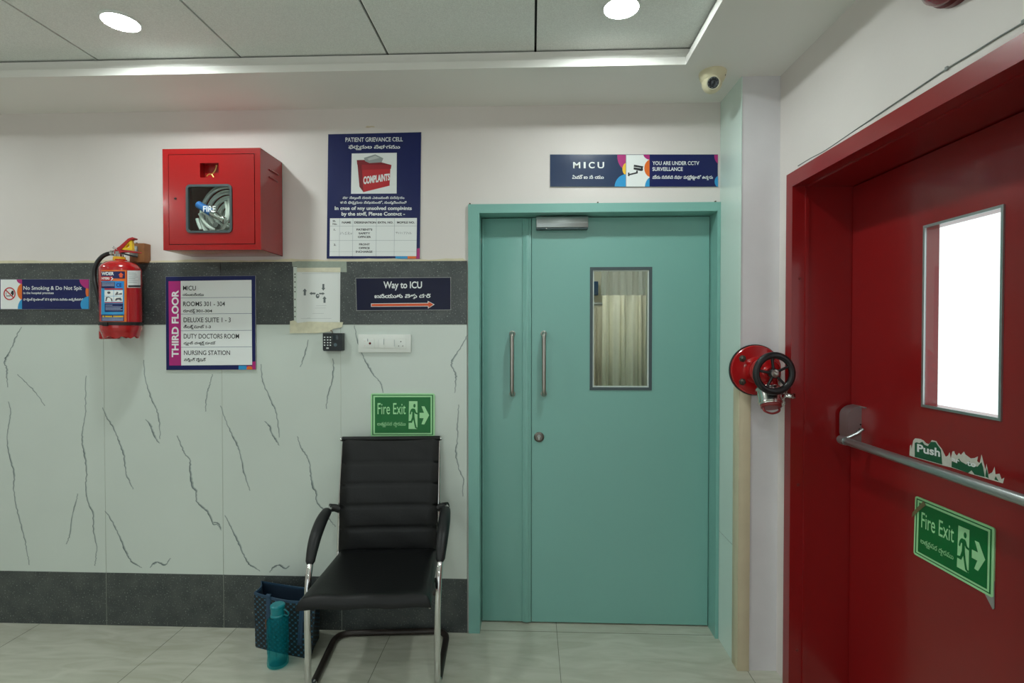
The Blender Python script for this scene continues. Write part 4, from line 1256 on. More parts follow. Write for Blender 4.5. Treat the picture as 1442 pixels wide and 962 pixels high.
# ================================================================ paper notice in a plastic sleeve
YN = T_TILE + .002
so = thing('paper_notice', 'white paper of grey arrows in a clear sleeve taped to the wall', 'notice', P(447, 470, -T_TILE))
A = lambda k: crop(5.546, 400, 360, wall_map(YN + k))
m = MB(); m.plate([(102, 95), (440, 90), (437, 520), (98, 530)], [], A(.0012), A(.0004)); pp = m.build('paper_sheet', mat('white_paper', (222, 226, 224), .6), so)
m = MB(); m.plate([(72, 88), (102, 88), (98, 548), (78, 548)], [], A(.0012), A(.0004)); ps = m.build('punched_strip', mat('sleeve_strip', (206, 216, 208), .35), so)
m = MB()
for y in (145, 168, 206, 247, 282, 342, 405, 436, 477, 516):
    m.plate(ellipse(85, y, 4.2, 6, 12), [], A(.0014))
m.build('punch_hole', M_BLACK, ps, fix=False)
m = MB()
def arrow(cx, cy, L, w, ang):
    c, s = math.cos(ang), math.sin(ang)
    q = [(-L, -w * .5), (L * .2, -w * .5), (L * .2, -w), (L, 0), (L * .2, w), (L * .2, w * .5), (-L, w * .5)]
    m.plate([(cx + x * c - y * s, cy + x * s + y * c) for x, y in q], [], A(.0014))
arrow(162, 284, 27, 17, -math.pi / 2); arrow(307, 248, 26, 15, math.pi / 2); arrow(316, 343, 26, 16, -math.pi / 2); arrow(221, 296, 24, 13, math.pi); arrow(296, 297, 22, 11, 0)
m.plate(ellipse(262, 316, 14, 18, 16), [ellipse(264, 312, 5, 6, 10)], A(.0014))
m.build('arrow_print', mat('grey_toner', (96, 104, 106), .6), pp, fix=False)
m = MB()
for x0, x1_, y in ((222, 312, 452), (250, 330, 392), (240, 325, 410), (130, 370, 492), (180, 205, 488), (140, 430, 140), (150, 420, 520)):
    stroke(m, [(x0, y), (x1_, y - 1)], 2.0, A(.0014))
m.build('faint_print', mat('pale_toner', (176, 182, 182), .6), pp, fix=False)
m = MB(); m.plate([(62, 50), (104, 44), (488, 46), (490, 130), (440, 128), (330, 130), (104, 126), (100, 84), (66, 86)], [], A(.0018), A(.0014)); m.build('tape', mat('grey_green_tape', (150, 160, 148), .5, noise=(60, .06)), so)
m = MB(); m.plate([(100, 96), (441, 93), (441, 130), (100, 128)], [], A(.0024), A(.0019)); m.build('tape', mat('cream_tape', (212, 208, 186), .5, noise=(60, .05)), so)
m = MB(); m.plate([(46, 512), (80, 505), (106, 526), (200, 515), (330, 520), (462, 520), (452, 560), (380, 574), (362, 596), (250, 606), (120, 606), (44, 608)], [], A(.0024), A(-.001)); m.build('tape', mat('cream_masking_tape', (214, 210, 184), .5, noise=(50, .07)), so)

# ================================================================ keypad
YK = T_TILE + .030
KP = lambda x, y, d=0.0: P(400 + x / 5.546, 360 + y / 5.546, -YK - d)
a, b = KP(302, 606), KP(456, 746)
kp = thing('keypad', 'small black door entry keypad below the taped paper notice', 'keypad', ((a.x + b.x) / 2, -T_TILE, b.z))
m = MB(); m.plate([(a.x, a.z), (b.x, a.z), (b.x, b.z + .004), (b.x - .006, b.z), (a.x + .004, b.z), (a.x, b.z + .006)], [], F(-YK), F(-T_TILE)); m.build('keypad_case', mat('black_plastic', (30, 36, 40), .35), kp)
for x in (317, 341, 362):
    for y in (638, 659, 680, 700):
        p = KP(x, y); m = MB(); m.box(p.x - .0035, p.x + .0035, -YK - .0015, -YK, p.z - .0025, p.z + .0025, .0008); m.build('key', M_WHITE, kp)
p = KP(340, 723); m = MB(); m.box(p.x - .006, p.x + .006, -YK - .0015, -YK, p.z - .0035, p.z + .0035, .001); m.build('bell_key', mat('pale_grey_plastic', (200, 204, 204), .4), kp)
a, b = KP(382, 622), KP(422, 660); m = MB(); m.box(a.x, b.x, -YK - .0006, -YK, b.z, a.z, .0003); m.build('display', mat('dark_display', (44, 54, 60), .12), kp)
p = KP(401, 697); m = MB(); m.plate(ellipse(p.x, p.z, .008, .0085, 22), [], F(-YK - .0010), F(-YK)); m.build('fingerprint_reader', mat('reader_glass', (92, 108, 116), .15), kp)
m = MB(); q = [KP(360, 606), KP(368, 592, -.01), KP(362, 584, -.024)]; m.tube(smooth_path([Vector((v.x, -T_TILE - .006, v.z)) for v in q], 4), .002, 8); m.build('cable_stub', mat('brown_cable', (120, 96, 70), .6), kp)

# ================================================================ switch plate
YS = T_TILE + .011
SP = lambda x, y, d=0.0: P(460 + x / 10.3, 460 + y / 10.3, -YS - d)
a, b = SP(455, 113), SP(1222, 378)
sw = thing('switch_plate', 'white wall plate with switches and a socket on the marble tiles', 'switch', ((a.x + b.x) / 2, -T_TILE, b.z))
M_PL = mat('white_plastic', (226, 230, 226), .3)
m = MB(); m.box(a.x, b.x, -YS, -T_TILE, b.z, a.z, .003); m.build('face_plate', M_PL, sw)
def mod(name, x0, x1, y0, y1, d, mt=M_PL, bev=.0012):
    p, q = SP(x0, y0), SP(x1, y1); m = MB(); m.box(p.x, q.x, -YS - d, -YS + .002, q.z, p.z, bev); return m.build(name, mt, sw)
mod('indicator_module', 525, 686, 180, 312, .0012)
mod('rocker_switch', 592, 602, 176, 215, .0022, M_LINE, .0003)
c = SP(629, 243); m = MB(); m.lathe([(0, .007), (.003, .0065), (.0052, .004), (.0056, 0), (0, 0)], (c.x, -YS - .001, c.z), (0, -1, 0), 20); m.build('indicator_lamp', mat('dark_red_lens', (110, 12, 20), .12), sw)
for y in (212, 278):
    c = SP(556, y); m = MB(); m.plate(ellipse(c.x, c.z, .0012, .0012, 10), [], F(-YS - .0015), F(-YS)); m.build('red_dot', mat('red_dot', (226, 130, 120), .4), sw)
mod('rocker_switch', 694, 832, 172, 312, .0018); mod('rocker_switch', 838, 986, 180, 316, .0018)
mod('switch_gap', 827, 832, 180, 262, .0021, M_LINE, .0002); mod('switch_gap', 980, 985, 190, 290, .0021, M_LINE, .0002); mod('switch_gap', 752, 755, 190, 300, .0021, M_LINE, .0002)
sk = mod('socket', 1000, 1155, 176, 320, .0014)
for x, y, r in ((1077, 218, .0026), (1046, 281, .0021), (1105, 281, .0021)):
    c = SP(x, y); m = MB(); m.plate(ellipse(c.x, c.z, r, r, 16), [], F(-YS - .0018), F(-YS)); m.build('socket_hole', M_BLACK, sk)

# ================================================================ landing valve on the pillar
M_VALVE = mat('red_valve_paint', (172, 18, 22), 0.25, coat=0.4, noise=(14, .06))
VC = P(1062.5, 521, Y_PIL)
hv = thing('fire_hydrant_valve', 'red hydrant landing valve with black handwheel on the corner pillar', 'hydrant valve', (VC.x, Y_PIL, VC.z - .2))
ax = Vector((0, -1, 0))
RF = .104
m = MB(); m.lathe([(0, 0), (RF + .004, 0), (RF + .004, .006), (RF - .003, .008), (0, .008)], VC, ax, 56); m.build('rubber_seal', M_BLACK, hv)
m = MB(); m.lathe([(0, .006), (RF, .006), (RF, .016), (RF - .003, .019), (.056, .021), (.048, .030), (.046, .05), (.052, .075), (.058, .095), (.054, .118), (.040, .132), (.022, .140), (.020, .155), (0, .155)], VC, ax, 56)
vb = m.build('valve_body', M_VALVE, hv)
for a in (140, 40, 220, -40):
    q = VC + Vector((.076 * math.cos(math.radians(a)), 0, .076 * math.sin(math.radians(a))))
    m = MB(); m.lathe([(0, .018), (.0155, .018), (.0155, .021), (.013, .0225), (.012, .030), (.008, .033), (.0065, .040), (0, .041)], q, ax, 6); m.build('flange_bolt', mat('dark_steel_bolt', (74, 70, 62), .5, metal=.6), vb)
# handwheel
WC = VC + Vector((.004, -.172, -.002))
WT = Vector((0.06, -1, .02)).normalized()
e1 = WT.orthogonal().normalized(); e1 = (Vector((1, 0, 0)) - WT * WT.x).normalized(); e2 = WT.cross(e1)
m = MB(); RWH = .071
m.tube([WC + e1 * RWH * math.cos(2 * math.pi * i / 44) + e2 * RWH * math.sin(2 * math.pi * i / 44) for i in range(44)], .0135, 14, closed=True, up=WT, flat=.8)
for k in range(5):
    a = math.radians(72 * k + 98)
    d = e1 * math.cos(a) + e2 * math.sin(a)
    m.tube([WC + d * .014 - WT * .002, WC + d * .04 - WT * .001, WC + d * .064], [.0062, .0052, .0058], 10)
m.lathe([(0, -.012), (.019, -.012), (.019, .006), (.016, .009), (0, .009)], WC, WT, 28)
hw = m.build('handwheel', mat('black_cast_iron', (24, 24, 26), .32, noise=(60, .15)), hv)
m = MB(); m.lathe([(0, .008), (.0155, .008), (.0155, .011), (.011, .0125), (.0065, .0128), (.0065, .019), (.0045, .021), (0, .021)], WC, WT, 22); m.build('hub_nut', M_STEEL, hw)
m = MB(); m.lathe([(0, 0), (.010, 0), (.010, .05), (0, .05)], VC + ax * .135, ax, 18); m.build('spindle', M_STEEL, hv)
# outlet with its blank cap
OD = Vector((-.02, -.42, -.91)).normalized()
O0 = VC + Vector((.012, -.085, -.028))
m = MB(); m.lathe([(0, 0), (.040, 0), (.040, .048), (0, .048)], O0, OD, 36); m.build('outlet_branch', M_VALVE, hv)
m = MB(); m.lathe([(0, .042), (.0455, .042), (.047, .046), (.0455, .050), (.0435, .052), (.0435, .096), (.045, .100), (.045, .106), (.041, .108), (.041, .112), (0, .112)], O0, OD, 40); oc = m.build('outlet_coupling', mat('satin_chrome', (222, 222, 220), .22, metal=1.0), hv)
m = MB(); m.lathe([(0, .1), (.0385, .1), (.0385, .122), (.035, .125), (0, .125)], O0, OD, 36); cp = m.build('blank_cap', mat('weathered_red_cap', (132, 44, 44), .4), hv)
cc = O0 + OD * .122
sx = Vector((1, 0, 0)); sy = OD
m = MB(); m.tube(smooth_path([cc - sx * .030, cc - sx * .028 + sy * .016, cc + sy * .026, cc + sx * .028 + sy * .016, cc + sx * .030], 6), .0042, 10); m.build('pull_ring', mat('red_ring', (140, 40, 44), .4), cp)
# side lug with chain
L0_ = O0 + OD * .075 + Vector((.040, 0, 0))
m = MB(); m.lathe([(0, 0), (.012, 0), (.012, .012), (.008, .016), (.008, .030), (.010, .034), (.010, .046), (.0125, .048), (.0125, .056), (0, .056)], L0_, (1, -.15, .02), 20); m.build('release_lug', M_CHROME, hv)
m = MB()
q = smooth_path([L0_ + Vector((.006, -.012, .012)), L0_ + Vector((.014, -.018, .030)), L0_ + Vector((.022, -.014, .012)), L0_ + Vector((.010, -.016, -.012)), L0_ + Vector((.014, -.014, -.030)), L0_ + Vector((-.004, -.016, -.046)), cc + sx * .03], 4)
for i in range(0, len(q) - 1):
    d = q[i + 1] - q[i]
    if d.length < 1e-6: continue
    d.normalize(); nn = d.orthogonal().normalized(); nn = nn if i % 2 else d.cross(nn)
    c = (q[i] + q[i + 1]) / 2
    m.tube([c + d * .0042 * math.cos(2 * math.pi * j / 10) + nn * .0024 * math.sin(2 * math.pi * j / 10) for j in range(10)], .0008, 5, closed=True)
m.build('chain', M_STEEL, hv)

# ================================================================ black visitor chair
TH = math.radians(4.6)
CO = Vector((-.640, -.345, 0))
XC = Matrix.Translation(CO) @ Matrix.Rotation(TH, 4, 'Z')
M_LEATHER = mat('black_leatherette', (13, 14, 15), 0.42, spec=0.32, noise=(18, .15), bump=(90, .10))
M_PAD = mat('black_armrest', (22, 23, 25), 0.45, spec=0.4)
M_BASE = mat('worn_dark_tube', (44, 37, 33), 0.4, metal=.3, noise=(24, .25))
ch = thing('visitor_chair', 'black leatherette chair with chrome arms standing against the tiled wall', 'chair', CO)
# seat: padded, front edge rolled down
def seat_z(u, v):
    return .0
m = MB(XC)
nu, nv = 22, 22
xs = [-.247 + .494 * i / nu for i in range(nu + 1)]
def seat_pt(u, v, top):     # u -1..1 across, v 0 front .. 1 back
    w = .247 - .022 * v
    rx = 1 - max(0, abs(u) - .86) / .14
    edge = math.sqrt(max(0, 1 - (1 - rx) ** 2)) if rx < 1 else 1
    fv = min(v / .07, 1)
    fedge = math.sqrt(max(0, 1 - (1 - fv) ** 2))
    bv = min((1 - v) / .06, 1)
    bedge = math.sqrt(max(0, 1 - (1 - bv) ** 2))
    k = min(edge, .25 + .75 * fedge, .4 + .6 * bedge)
    base = .470 - .010 * v - .008 * (1 - u * u) * math.sin(math.pi * v) + .0025 * math.sin(u * 9 + 1) * (1 - v) ** 6
    th = .047
    z = base - th + th * (.12 + .88 * k) if top else base - th + .004 * (1 - k)
    return (u * w, -.268 + .478 * v, z)
us = [-1 + 2 * i / nu for i in range(nu + 1)]
us = sorted(set(us + [-.97, -.985, .97, .985, -.94, .94])); vsq = sorted(set([i / nv for i in range(nv + 1)] + [.008, .02, .033, .06, .98, .99]))
for top in (True, False):
    vs = [seat_pt(u, v, top) for v in vsq for u in us]
    n = len(us)
    m.add(vs, [(j * n + i, j * n + i + 1, (j + 1) * n + i + 1, (j + 1) * n + i) for j in range(len(vsq) - 1) for i in range(n - 1)])
rim = [(u, 0.0) for u in us] + [(1.0, v) for v in vsq] + [(u, 1.0) for u in reversed(us)] + [(-1.0, v) for v in reversed(vsq)]
for (u0, v0_), (u1, v1_) in zip(rim, rim[1:]):
    if (u0, v0_) != (u1, v1_):
        m.add([seat_pt(u0, v0_, True), seat_pt(u1, v1_, True), seat_pt(u1, v1_, False), seat_pt(u0, v0_, False)], [(0, 1, 2, 3)])
seat = m.build('seat', M_LEATHER, ch, angle=60)
# back: a sling in five stitched rolls
ZS = [.945, .838, .745, .650, .552, .448]
def back_y(z):
    t = max(0.0, (z - .446) / .494)
    return .196 + .088 * t ** 1.15 - .010 * math.sin(math.pi * t)
m = MB(XC)
nz_ = 10
zz = []
for a, b in zip(ZS, ZS[1:]):
    zz += [(a + (b - a) * i / nz_, max(0.0, math.sin(math.pi * i / nz_)) ** .3) for i in range(nz_)]
zz.append((ZS[-1], 0))
nx = 16
def back_pt(i, z, bulge, front):
    u = -1 + 2 * i / nx
    hw = .2255 if z > .7 else .2255 - .004 * math.sin((.7 - z) * 9)
    sag = .010 * (1 - u * u)
    ed = math.sqrt(max(0, 1 - max(0, (abs(u) - .9) / .1) ** 2))
    wr = .0018 * math.sin(u * 7 + z * 40) * (1 if z > .84 else .3)
    y = back_y(z) + sag + (-(.009 + .0045 * bulge) * ed + wr * bulge if front else .010 * ed)
    return (u * hw, y, z)
for front in (True, False):
    vs = [back_pt(i, z, b, front) for z, b in zz for i in range(nx + 1)]
    m.add(vs, [(j * (nx + 1) + i, j * (nx + 1) + i + 1, (j + 1) * (nx + 1) + i + 1, (j + 1) * (nx + 1) + i) for j in range(len(zz) - 1) for i in range(nx)])
bk = m.build('backrest', M_LEATHER, ch, angle=60)
m = MB(XC); m.tube([(-.229, back_y(.945) + .004, .944), (.229, back_y(.945) + .004, .944)], .0115, 14); m.build('top_roll', M_LEATHER, bk)
for s in (-1, 1):
    m = MB(XC); m.lathe([(0, 0), (.0095, 0), (.0105, .002), (.0105, .008), (.008, .010), (0, .010)], (s * .228, back_y(.945) + .004, .944), (s, 0, 0), 16); m.build('rod_end', M_CHROME, bk)
    # side rail: down the back, round under the seat
    m = MB(XC); m.tube(smooth_path([(s * .222, back_y(.94) + .014, .94), (s * .224, back_y(.8) + .016, .8), (s * .226, back_y(.62) + .018, .62), (s * .228, .222, .50), (s * .228, .212, .425), (s * .226, .15, .405), (s * .224, -.05, .412), (s * .222, -.22, .416)], 6), .0095, 12); m.build('side_rail', M_CHROME if s < 0 else M_CHROME, ch)
    # arm tube: from the back, through the pad, down into the front leg
    leg = [(s * .262, .214, .642), (s * .264, .15, .636), (s * .265, .07, .612), (s * .264, .0, .574), (s * .2625, -.048, .530), (s * .260, -.090, .47), (s * .2575, -.110, .40), (s * .2555, -.118, .30), (s * .2545, -.118, .18), (s * .2545, -.117, .075), (s * .2545, -.104, .034), (s * .2545, -.075, .0165), (s * .2545, -.045, .0145)]
    m = MB(XC); m.tube(smooth_path(leg, 5), .0128, 16); m.build('leg', M_CHROME, ch)
    pad = [(s * .264, .160, .644), (s * .265, .12, .636), (s * .266, .07, .618), (s * .265, .01, .588), (s * .2635, -.032, .553), (s * .262, -.062, .518)]
    pp_ = smooth_path(pad, 6); n = len(pp_)
    m = MB(XC); m.tube([Vector(pp_[0]) + Vector((0, .006, -.002))] + pp_ + [Vector(pp_[-1]) + Vector((0, -.008, -.010))], [.010] + [.0185 + .0075 * math.sin(math.pi * min(1, (i / (n - 1)) * .8 + .18)) for i in range(n)] + [.012], 16, flat=.82)
    m.build('armrest', M_PAD, ch)
    m = MB(XC); m.tube([(s * .224, .228, .632), (s * .246, .226, .640), (s * .268, .214, .644)], [.018, .017, .019], 12); m.box(s * .250 - .014, s * .250 + .018 * s + (.014 if s < 0 else 0), .196, .226, .628, .656, .005); m.build('arm_bracket', M_BLACK, ch)
# floor frame: U-shaped, open to the front
m = MB(XC); m.tube(bend_path([(-.2545, -.048, .0145), (-.262, .302, .0145), (.262, .302, .0145), (.2545, -.048, .0145)], .075, 8), .0142, 16); m.build('floor_frame', M_BASE, ch)
m = MB(XC); m.tube([(-.256, .0, .405), (-.15, -.02, .400), (.15, -.02, .400), (.256, .0, .405)], .0095, 12)
m.tube([(-.258, -.11, .398), (-.225, -.11, .404), (.225, -.11, .404), (.258, -.11, .398)], .009, 12)
m.build('seat_support', M_BASE, ch)
m = MB(XC); m.box(.236, .243, -.245, -.225, .408, .424, .002); m.build('seat_clip', M_STEEL, ch)

# ================================================================ tote bag
fl, frr, bkr = PZ(353, 916, 0), PZ(437, 925, 0), PZ(455, 897, 0)
bl = fl + (bkr - frr)
M_BAG = bpy.data.materials.new('woven_chain_pattern')
M_BAG.use_nodes = True
nt = M_BAG.node_tree; b = nt.nodes['Principled BSDF']
uvn = nt.nodes.new('ShaderNodeUVMap'); uvn.uv_map = 'UVMap'
mp = nt.nodes.new('ShaderNodeMapping'); mp.inputs['Rotation'].default_value = (0, 0, math.radians(38)); mp.inputs['Scale'].default_value = (46, 62, 1)
vo = nt.nodes.new('ShaderNodeTexVoronoi'); vo.inputs['Randomness'].default_value = 0.0; vo.inputs['Scale'].default_value = 1.0
r1 = nt.nodes.new('ShaderNodeValToRGB'); r1.color_ramp.interpolation = 'LINEAR'
r1.color_ramp.elements[0].position = .47; r1.color_ramp.elements[0].color = rgb(14, 15, 18)
r1.color_ramp.elements[1].position = .53; r1.color_ramp.elements[1].color = rgb(48, 96, 122)
nt.links.new(uvn.outputs[0], mp.inputs[0]); nt.links.new(mp.outputs[0], vo.inputs['Vector']); nt.links.new(vo.outputs['Distance'], r1.inputs[0]); nt.links.new(r1.outputs[0], b.inputs['Base Color'])
b.inputs['Roughness'].default_value = .55
M_BLUE = mat('petrol_blue_fabric', (36, 66, 92), .6, noise=(40, .1))
bag = thing('tote_bag', 'black and teal patterned tote bag on the floor beside the black chair', 'bag', fl)
cen = (fl + frr + bkr + bl) / 4
HB_ = .247
ux_ = (frr - fl).normalized(); uy_ = (bkr - frr).normalized()
def bag_ring(k, inset=0.0):
    """outline of the bag at height k, wider and bowed at the rim"""
    ex = 1.0 + .10 * k
    out = []
    cs = [fl, frr, bkr, bl]
    for i in range(4):
        a, c = cs[i], cs[(i + 1) % 4]
        for j in range(8):
            t = j / 8
            p = a.lerp(c, t)
            d = p - cen
            lo = (a - c).length
            bow = math.sin(math.pi * t) * (.012 if i in (0, 2) else -.014) * (.3 + .7 * k)
            nrm = Vector(((c - a).y, -(c - a).x, 0)).normalized()
            dx_, dy_ = d.dot(ux_), d.dot(uy_)
            q = cen + (ux_ * dx_ + uy_ * dy_ * (1 - .36 * k)) * ex + nrm * bow
            if inset:
                q = q - (q - cen).normalized() * inset
            # slightly sagging rim
            z = HB_ * k - (.010 * math.sin(math.pi * t) if i in (0, 2) else .0) * k ** 4
            out.append(Vector((q.x, q.y, z + .001)))
    return out
m = MB(); ks = [0, .03, .12, .3, .5, .7, .85, .97]
rows = [bag_ring(k) for k in ks]
rows[0] = [cen + (p - cen) * .975 for p in rows[0]]; 
for p in rows[0]: p.z = .001
n = len(rows[0]); vs = [p for r in rows for p in r]
m.add(vs, [(j * n + i, j * n + (i + 1) % n, (j + 1) * n + (i + 1) % n, (j + 1) * n + i) for j in range(len(rows) - 1) for i in range(n)])
m.add(rows[0], [list(range(n))[::-1]])
bb = m.build('bag_body', M_BAG, bag, angle=70)
uv = bb.data.uv_layers.new(name='UVMap')
org = ORIGIN[bb.name]
ux = (frr - fl).normalized(); uy = (bkr - frr).normalized()
for poly in bb.data.polygons:
    side = abs(poly.normal.dot(Vector((ux.y, -ux.x, 0)).normalized())) > .75
    for li in poly.loop_indices:
        p = bb.data.vertices[bb.data.loops[li].vertex_index].co
        uv.data[li].uv = ((p.dot(ux) if side else p.dot(uy)), p.z)
m = MB(); r0, r1_, r2_, r3_ = bag_ring(.965), bag_ring(1.0), bag_ring(1.0, .006), bag_ring(.95, .007)
r0 = [cen + (p - cen) * 1.004 + Vector((0, 0, p.z - p.z)) for p in bag_ring(.955)]
for p, q in zip(r0, bag_ring(.955)): p.z = q.z
vs = r0 + r1_ + r2_ + [Vector((p.x, p.y, p.z)) for p in r3_]
m.add(vs, [(j * n + i, j * n + (i + 1) % n, (j + 1) * n + (i + 1) % n, (j + 1) * n + i) for j in range(3) for i in range(n)])
m.build('rim_binding', M_BLUE, bag, angle=70)
m = MB(); rr = [bag_ring(k, .007) for k in (.96, .6, .2, .05)]
m.add([p for r in rr for p in r], [(j * n + i, j * n + (i + 1) % n, (j + 1) * n + (i + 1) % n, (j + 1) * n + i) for j in range(3) for i in range(n)])
m.add(rr[-1], [list(range(n))])
m.build('lining', mat('dark_blue_lining', (26, 46, 66), .7), bag, angle=70)
def front_pt(t, k, out=.003):
    r = bag_ring(k); i = min(int(t * 8), 7); p = r[i].lerp(r[i + 1], t * 8 - i)
    nn = Vector((ux.y, -ux.x, 0)).normalized()
    return p + nn * out, ux, nn
for t in (.26, .80):
    m = MB(); L_, R__ = [], []
    ks_ = [.22, .4, .6, .8, .93, .985]
    q = [front_pt(t, k) for k in ks_]
    path = [p[0] for p in q]
    top = path[-1]; nn = q[0][2]
    path += [top + nn * .004 + Vector((0, 0, .012)), top + nn * -.006 + Vector((0, 0, .016)), top - nn * .014 + Vector((0, 0, -.002)), top - nn * .016 + Vector((0, 0, -.05))]
    vs = []
    for p in path:
        vs += [p - ux * .011, p + ux * .011]
    fs = [(2 * i, 2 * i + 1, 2 * i + 3, 2 * i + 2) for i in range(len(path) - 1)]
    m.add(vs, fs); o = m.build('strap', M_BLUE, bag)
    md = o.modifiers.new('thickness', 'SOLIDIFY'); md.thickness = .003
p, _, nn = front_pt(.22, .48, .004); m = MB(); m.prism([p - ux * .004 + Vector((0, 0, -.022)), p + ux * .004 + Vector((0, 0, -.022)), p + ux * .004 + Vector((0, 0, .022)), p - ux * .004 + Vector((0, 0, .022))], nn * .002); m.build('bag_tag', mat('brown_tag', (92, 62, 46), .5), bag)

# ================================================================ water bottle
M_BOT = bpy.data.materials.new('teal_clear_plastic'); M_BOT.use_nodes = True
nt = M_BOT.node_tree; b = nt.nodes['Principled BSDF']; out = nt.nodes['Material Output']
b.inputs['Base Color'].default_value = rgb(0, 138, 150); b.inputs['Roughness'].default_value = .08
tr = nt.nodes.new('ShaderNodeBsdfTransparent'); tr.inputs[0].default_value = (.60, .90, .92, 1)
mx = nt.nodes.new('ShaderNodeMixShader'); mx.inputs[0].default_value = .16
nt.links.new(tr.outputs[0], mx.inputs[1]); nt.links.new(b.outputs[0], mx.inputs[2]); nt.links.new(mx.outputs[0], out.inputs[0])
bc = PZ(391.5, 936, 0); 
bo = thing('water_bottle', 'teal plastic water bottle standing on the floor before the patterned bag', 'bottle', (bc.x, bc.y, 0))
m = MB(); m.lathe([(0, .004), (.030, .003), (.039, .001), (.0435, .006), (.0445, .018), (.0435, .03), (.042, .04), (.0425, .10), (.0435, .15), (.0450, .175), (.0465, .186), (.0455, .198), (.037, .208), (.030, .214), (.029, .222), (.027, .222), (.027, .214), (.034, .206), (.0425, .196), (.0435, .186), (.0395, .10), (.0395, .03), (.036, .012), (0, .012)], (bc.x, bc.y, 0), (0, 0, 1), 48)
for k in range(8):      # moulded flutes
    a = 2 * math.pi * k / 8 + .3
    m.tube([(bc.x + r * math.cos(a), bc.y + r * math.sin(a), z) for r, z in ((.0425, .05), (.0432, .08), (.0436, .12), (.0442, .16))], [.0012, .0022, .0022, .0012], 8)
m.build('bottle_body', M_BOT, bo)
m = MB(); m.lathe([(0, .216), (.0295, .216), (.0300, .219), (.0295, .222), (.0275, .224), (.0285, .250), (.0305, .252), (.0300, .262), (.025, .266), (0, .266)], (bc.x, bc.y, 0), (0, 0, 1), 40); m.build('bottle_cap', mat('teal_cap', (0, 128, 138), .3), bo)
m = MB(); m.tube(smooth_path([(bc.x + .030, bc.y - .004, .222), (bc.x + .046, bc.y - .004, .218), (bc.x + .050, bc.y - .004, .228), (bc.x + .040, bc.y - .004, .240), (bc.x + .031, bc.y - .004, .246)], 5), .004, 10, flat=.6); m.build('cap_loop', mat('teal_loop', (0, 112, 122), .35), bo)

# ================================================================ dome camera
DC = PZ(1003, 112, Z_CEIL)
DC.y = -.285; d_ = ray(1003.5, 113); kk = (DC.y - CAM.y) / d_.y; DC.x = (CAM + d_ * kk).x
M_CRM = mat('cream_plastic', (222, 214, 182), .4)
cv = thing('security_camera', 'cream dome security camera under the ceiling next to the corner pillar', 'camera', (DC.x, DC.y, Z_CEIL))
m = MB(); m.lathe([(0, 0), (.054, 0), (.055, -.004), (.052, -.020), (.045, -.036), (.041, -.040), (0, -.040)], (DC.x, DC.y, Z_CEIL), (0, 0, 1), 44); m.build('camera_base', M_CRM, cv)
EB = Vector((DC.x - .004, DC.y - .004, Z_CEIL - .046))
LD = Vector((-.16, -.88, -.34)).normalized()
m = MB(); R = .0405
m.lathe([(0, -R)] + [(R * math.sin(math.radians(a)), -R * math.cos(math.radians(a))) for a in range(12, 140, 8)] + [(R * .60, R * .82), (R * .56, R * .86), (0, R * .86)], EB, LD, 40); eb = m.build('eyeball', M_CRM, cv)
m = MB(); m.lathe([(0, R * .80), (R * .60, R * .80), (R * .66, R * .84), (R * .62, R * .93), (R * .54, R * .90), (0, R * .90)], EB, LD, 36); m.build('lens_ring', mat('pale_ring', (206, 202, 178), .35), cv)
m = MB(); m.lathe([(0, R * .88), (R * .55, R * .88), (R * .54, R * .915), (R * .34, R * .935), (R * .30, R * .915), (R * .16, R * .93), (0, R * .95)], EB, LD, 36); ln = m.build('lens', mat('dark_lens', (24, 30, 34), .12), cv)
e1 = LD.orthogonal().normalized(); e2 = LD.cross(e1)
for k in range(10):
    a = 2 * math.pi * k / 10
    m = MB(); m.lathe([(0, 0), (.0017, 0), (.0012, .0012), (0, .0014)], EB + LD * R * .926 + (e1 * math.cos(a) + e2 * math.sin(a)) * R * .45, LD, 8); m.build('infrared_led', mat('led_grey', (120, 130, 130), .2), ln)
m = MB(); m.box(DC.x + .038, DC.x + .043, DC.y - .030, DC.y - .022, Z_CEIL - .026, Z_CEIL - .014, .001); m.build('fixing_slot', M_BLACK, cv)

# ================================================================ red alarm over the door and the wire along its frame
t_a, z_a = RT(1338, -50, -.03)
al = thing('fire_alarm', 'round red fire alarm high on the wall over the red door', 'fire alarm', RW(t_a, 0, z_a))
m = MB(XF_R); m.lathe([(0, 0), (.092, 0), (.092, .018), (.084, .026), (0, .026)], (t_a, 0, z_a), (0, -1, 0), 44); m.build('alarm_base', mat('dark_red_plastic', (96, 14, 22), .3), al)
m = MB(XF_R); m.lathe([(0, .024), (.080, .024), (.088, .030), (.086, .042), (.072, .056), (.040, .066), (.014, .068), (0, .068)], (t_a, 0, z_a), (0, -1, 0), 44); m.build('alarm_gong', mat('glossy_dark_red', (120, 16, 26), .12, coat=.5), al)
m = MB()
q = []
for x, y in ((105, 562), (150, 535), (200, 508), (300, 440), (400, 372), (520, 292), (610, 232), (700, 178), (780, 128), (871, 74), (960, 12), (1100, -90)):
    t, z = RT(1080 + x / 2.406, y / 2.406, -.003); q.append(RW(t, -.0025, z))
m.tube(smooth_path(q, 5), .0019, 8)
for i in (6, 9):
    c = q[i]; m.box(c.x - .004, c.x + .001, c.y - .004, c.y + .004, c.z - .005, c.z + .005, .001)
tag(m.build('cable', mat('grey_cable', (132, 138, 136), .6), None, origin=q[0]), 'thin grey cable running along the top of the red door frame', 'cable')

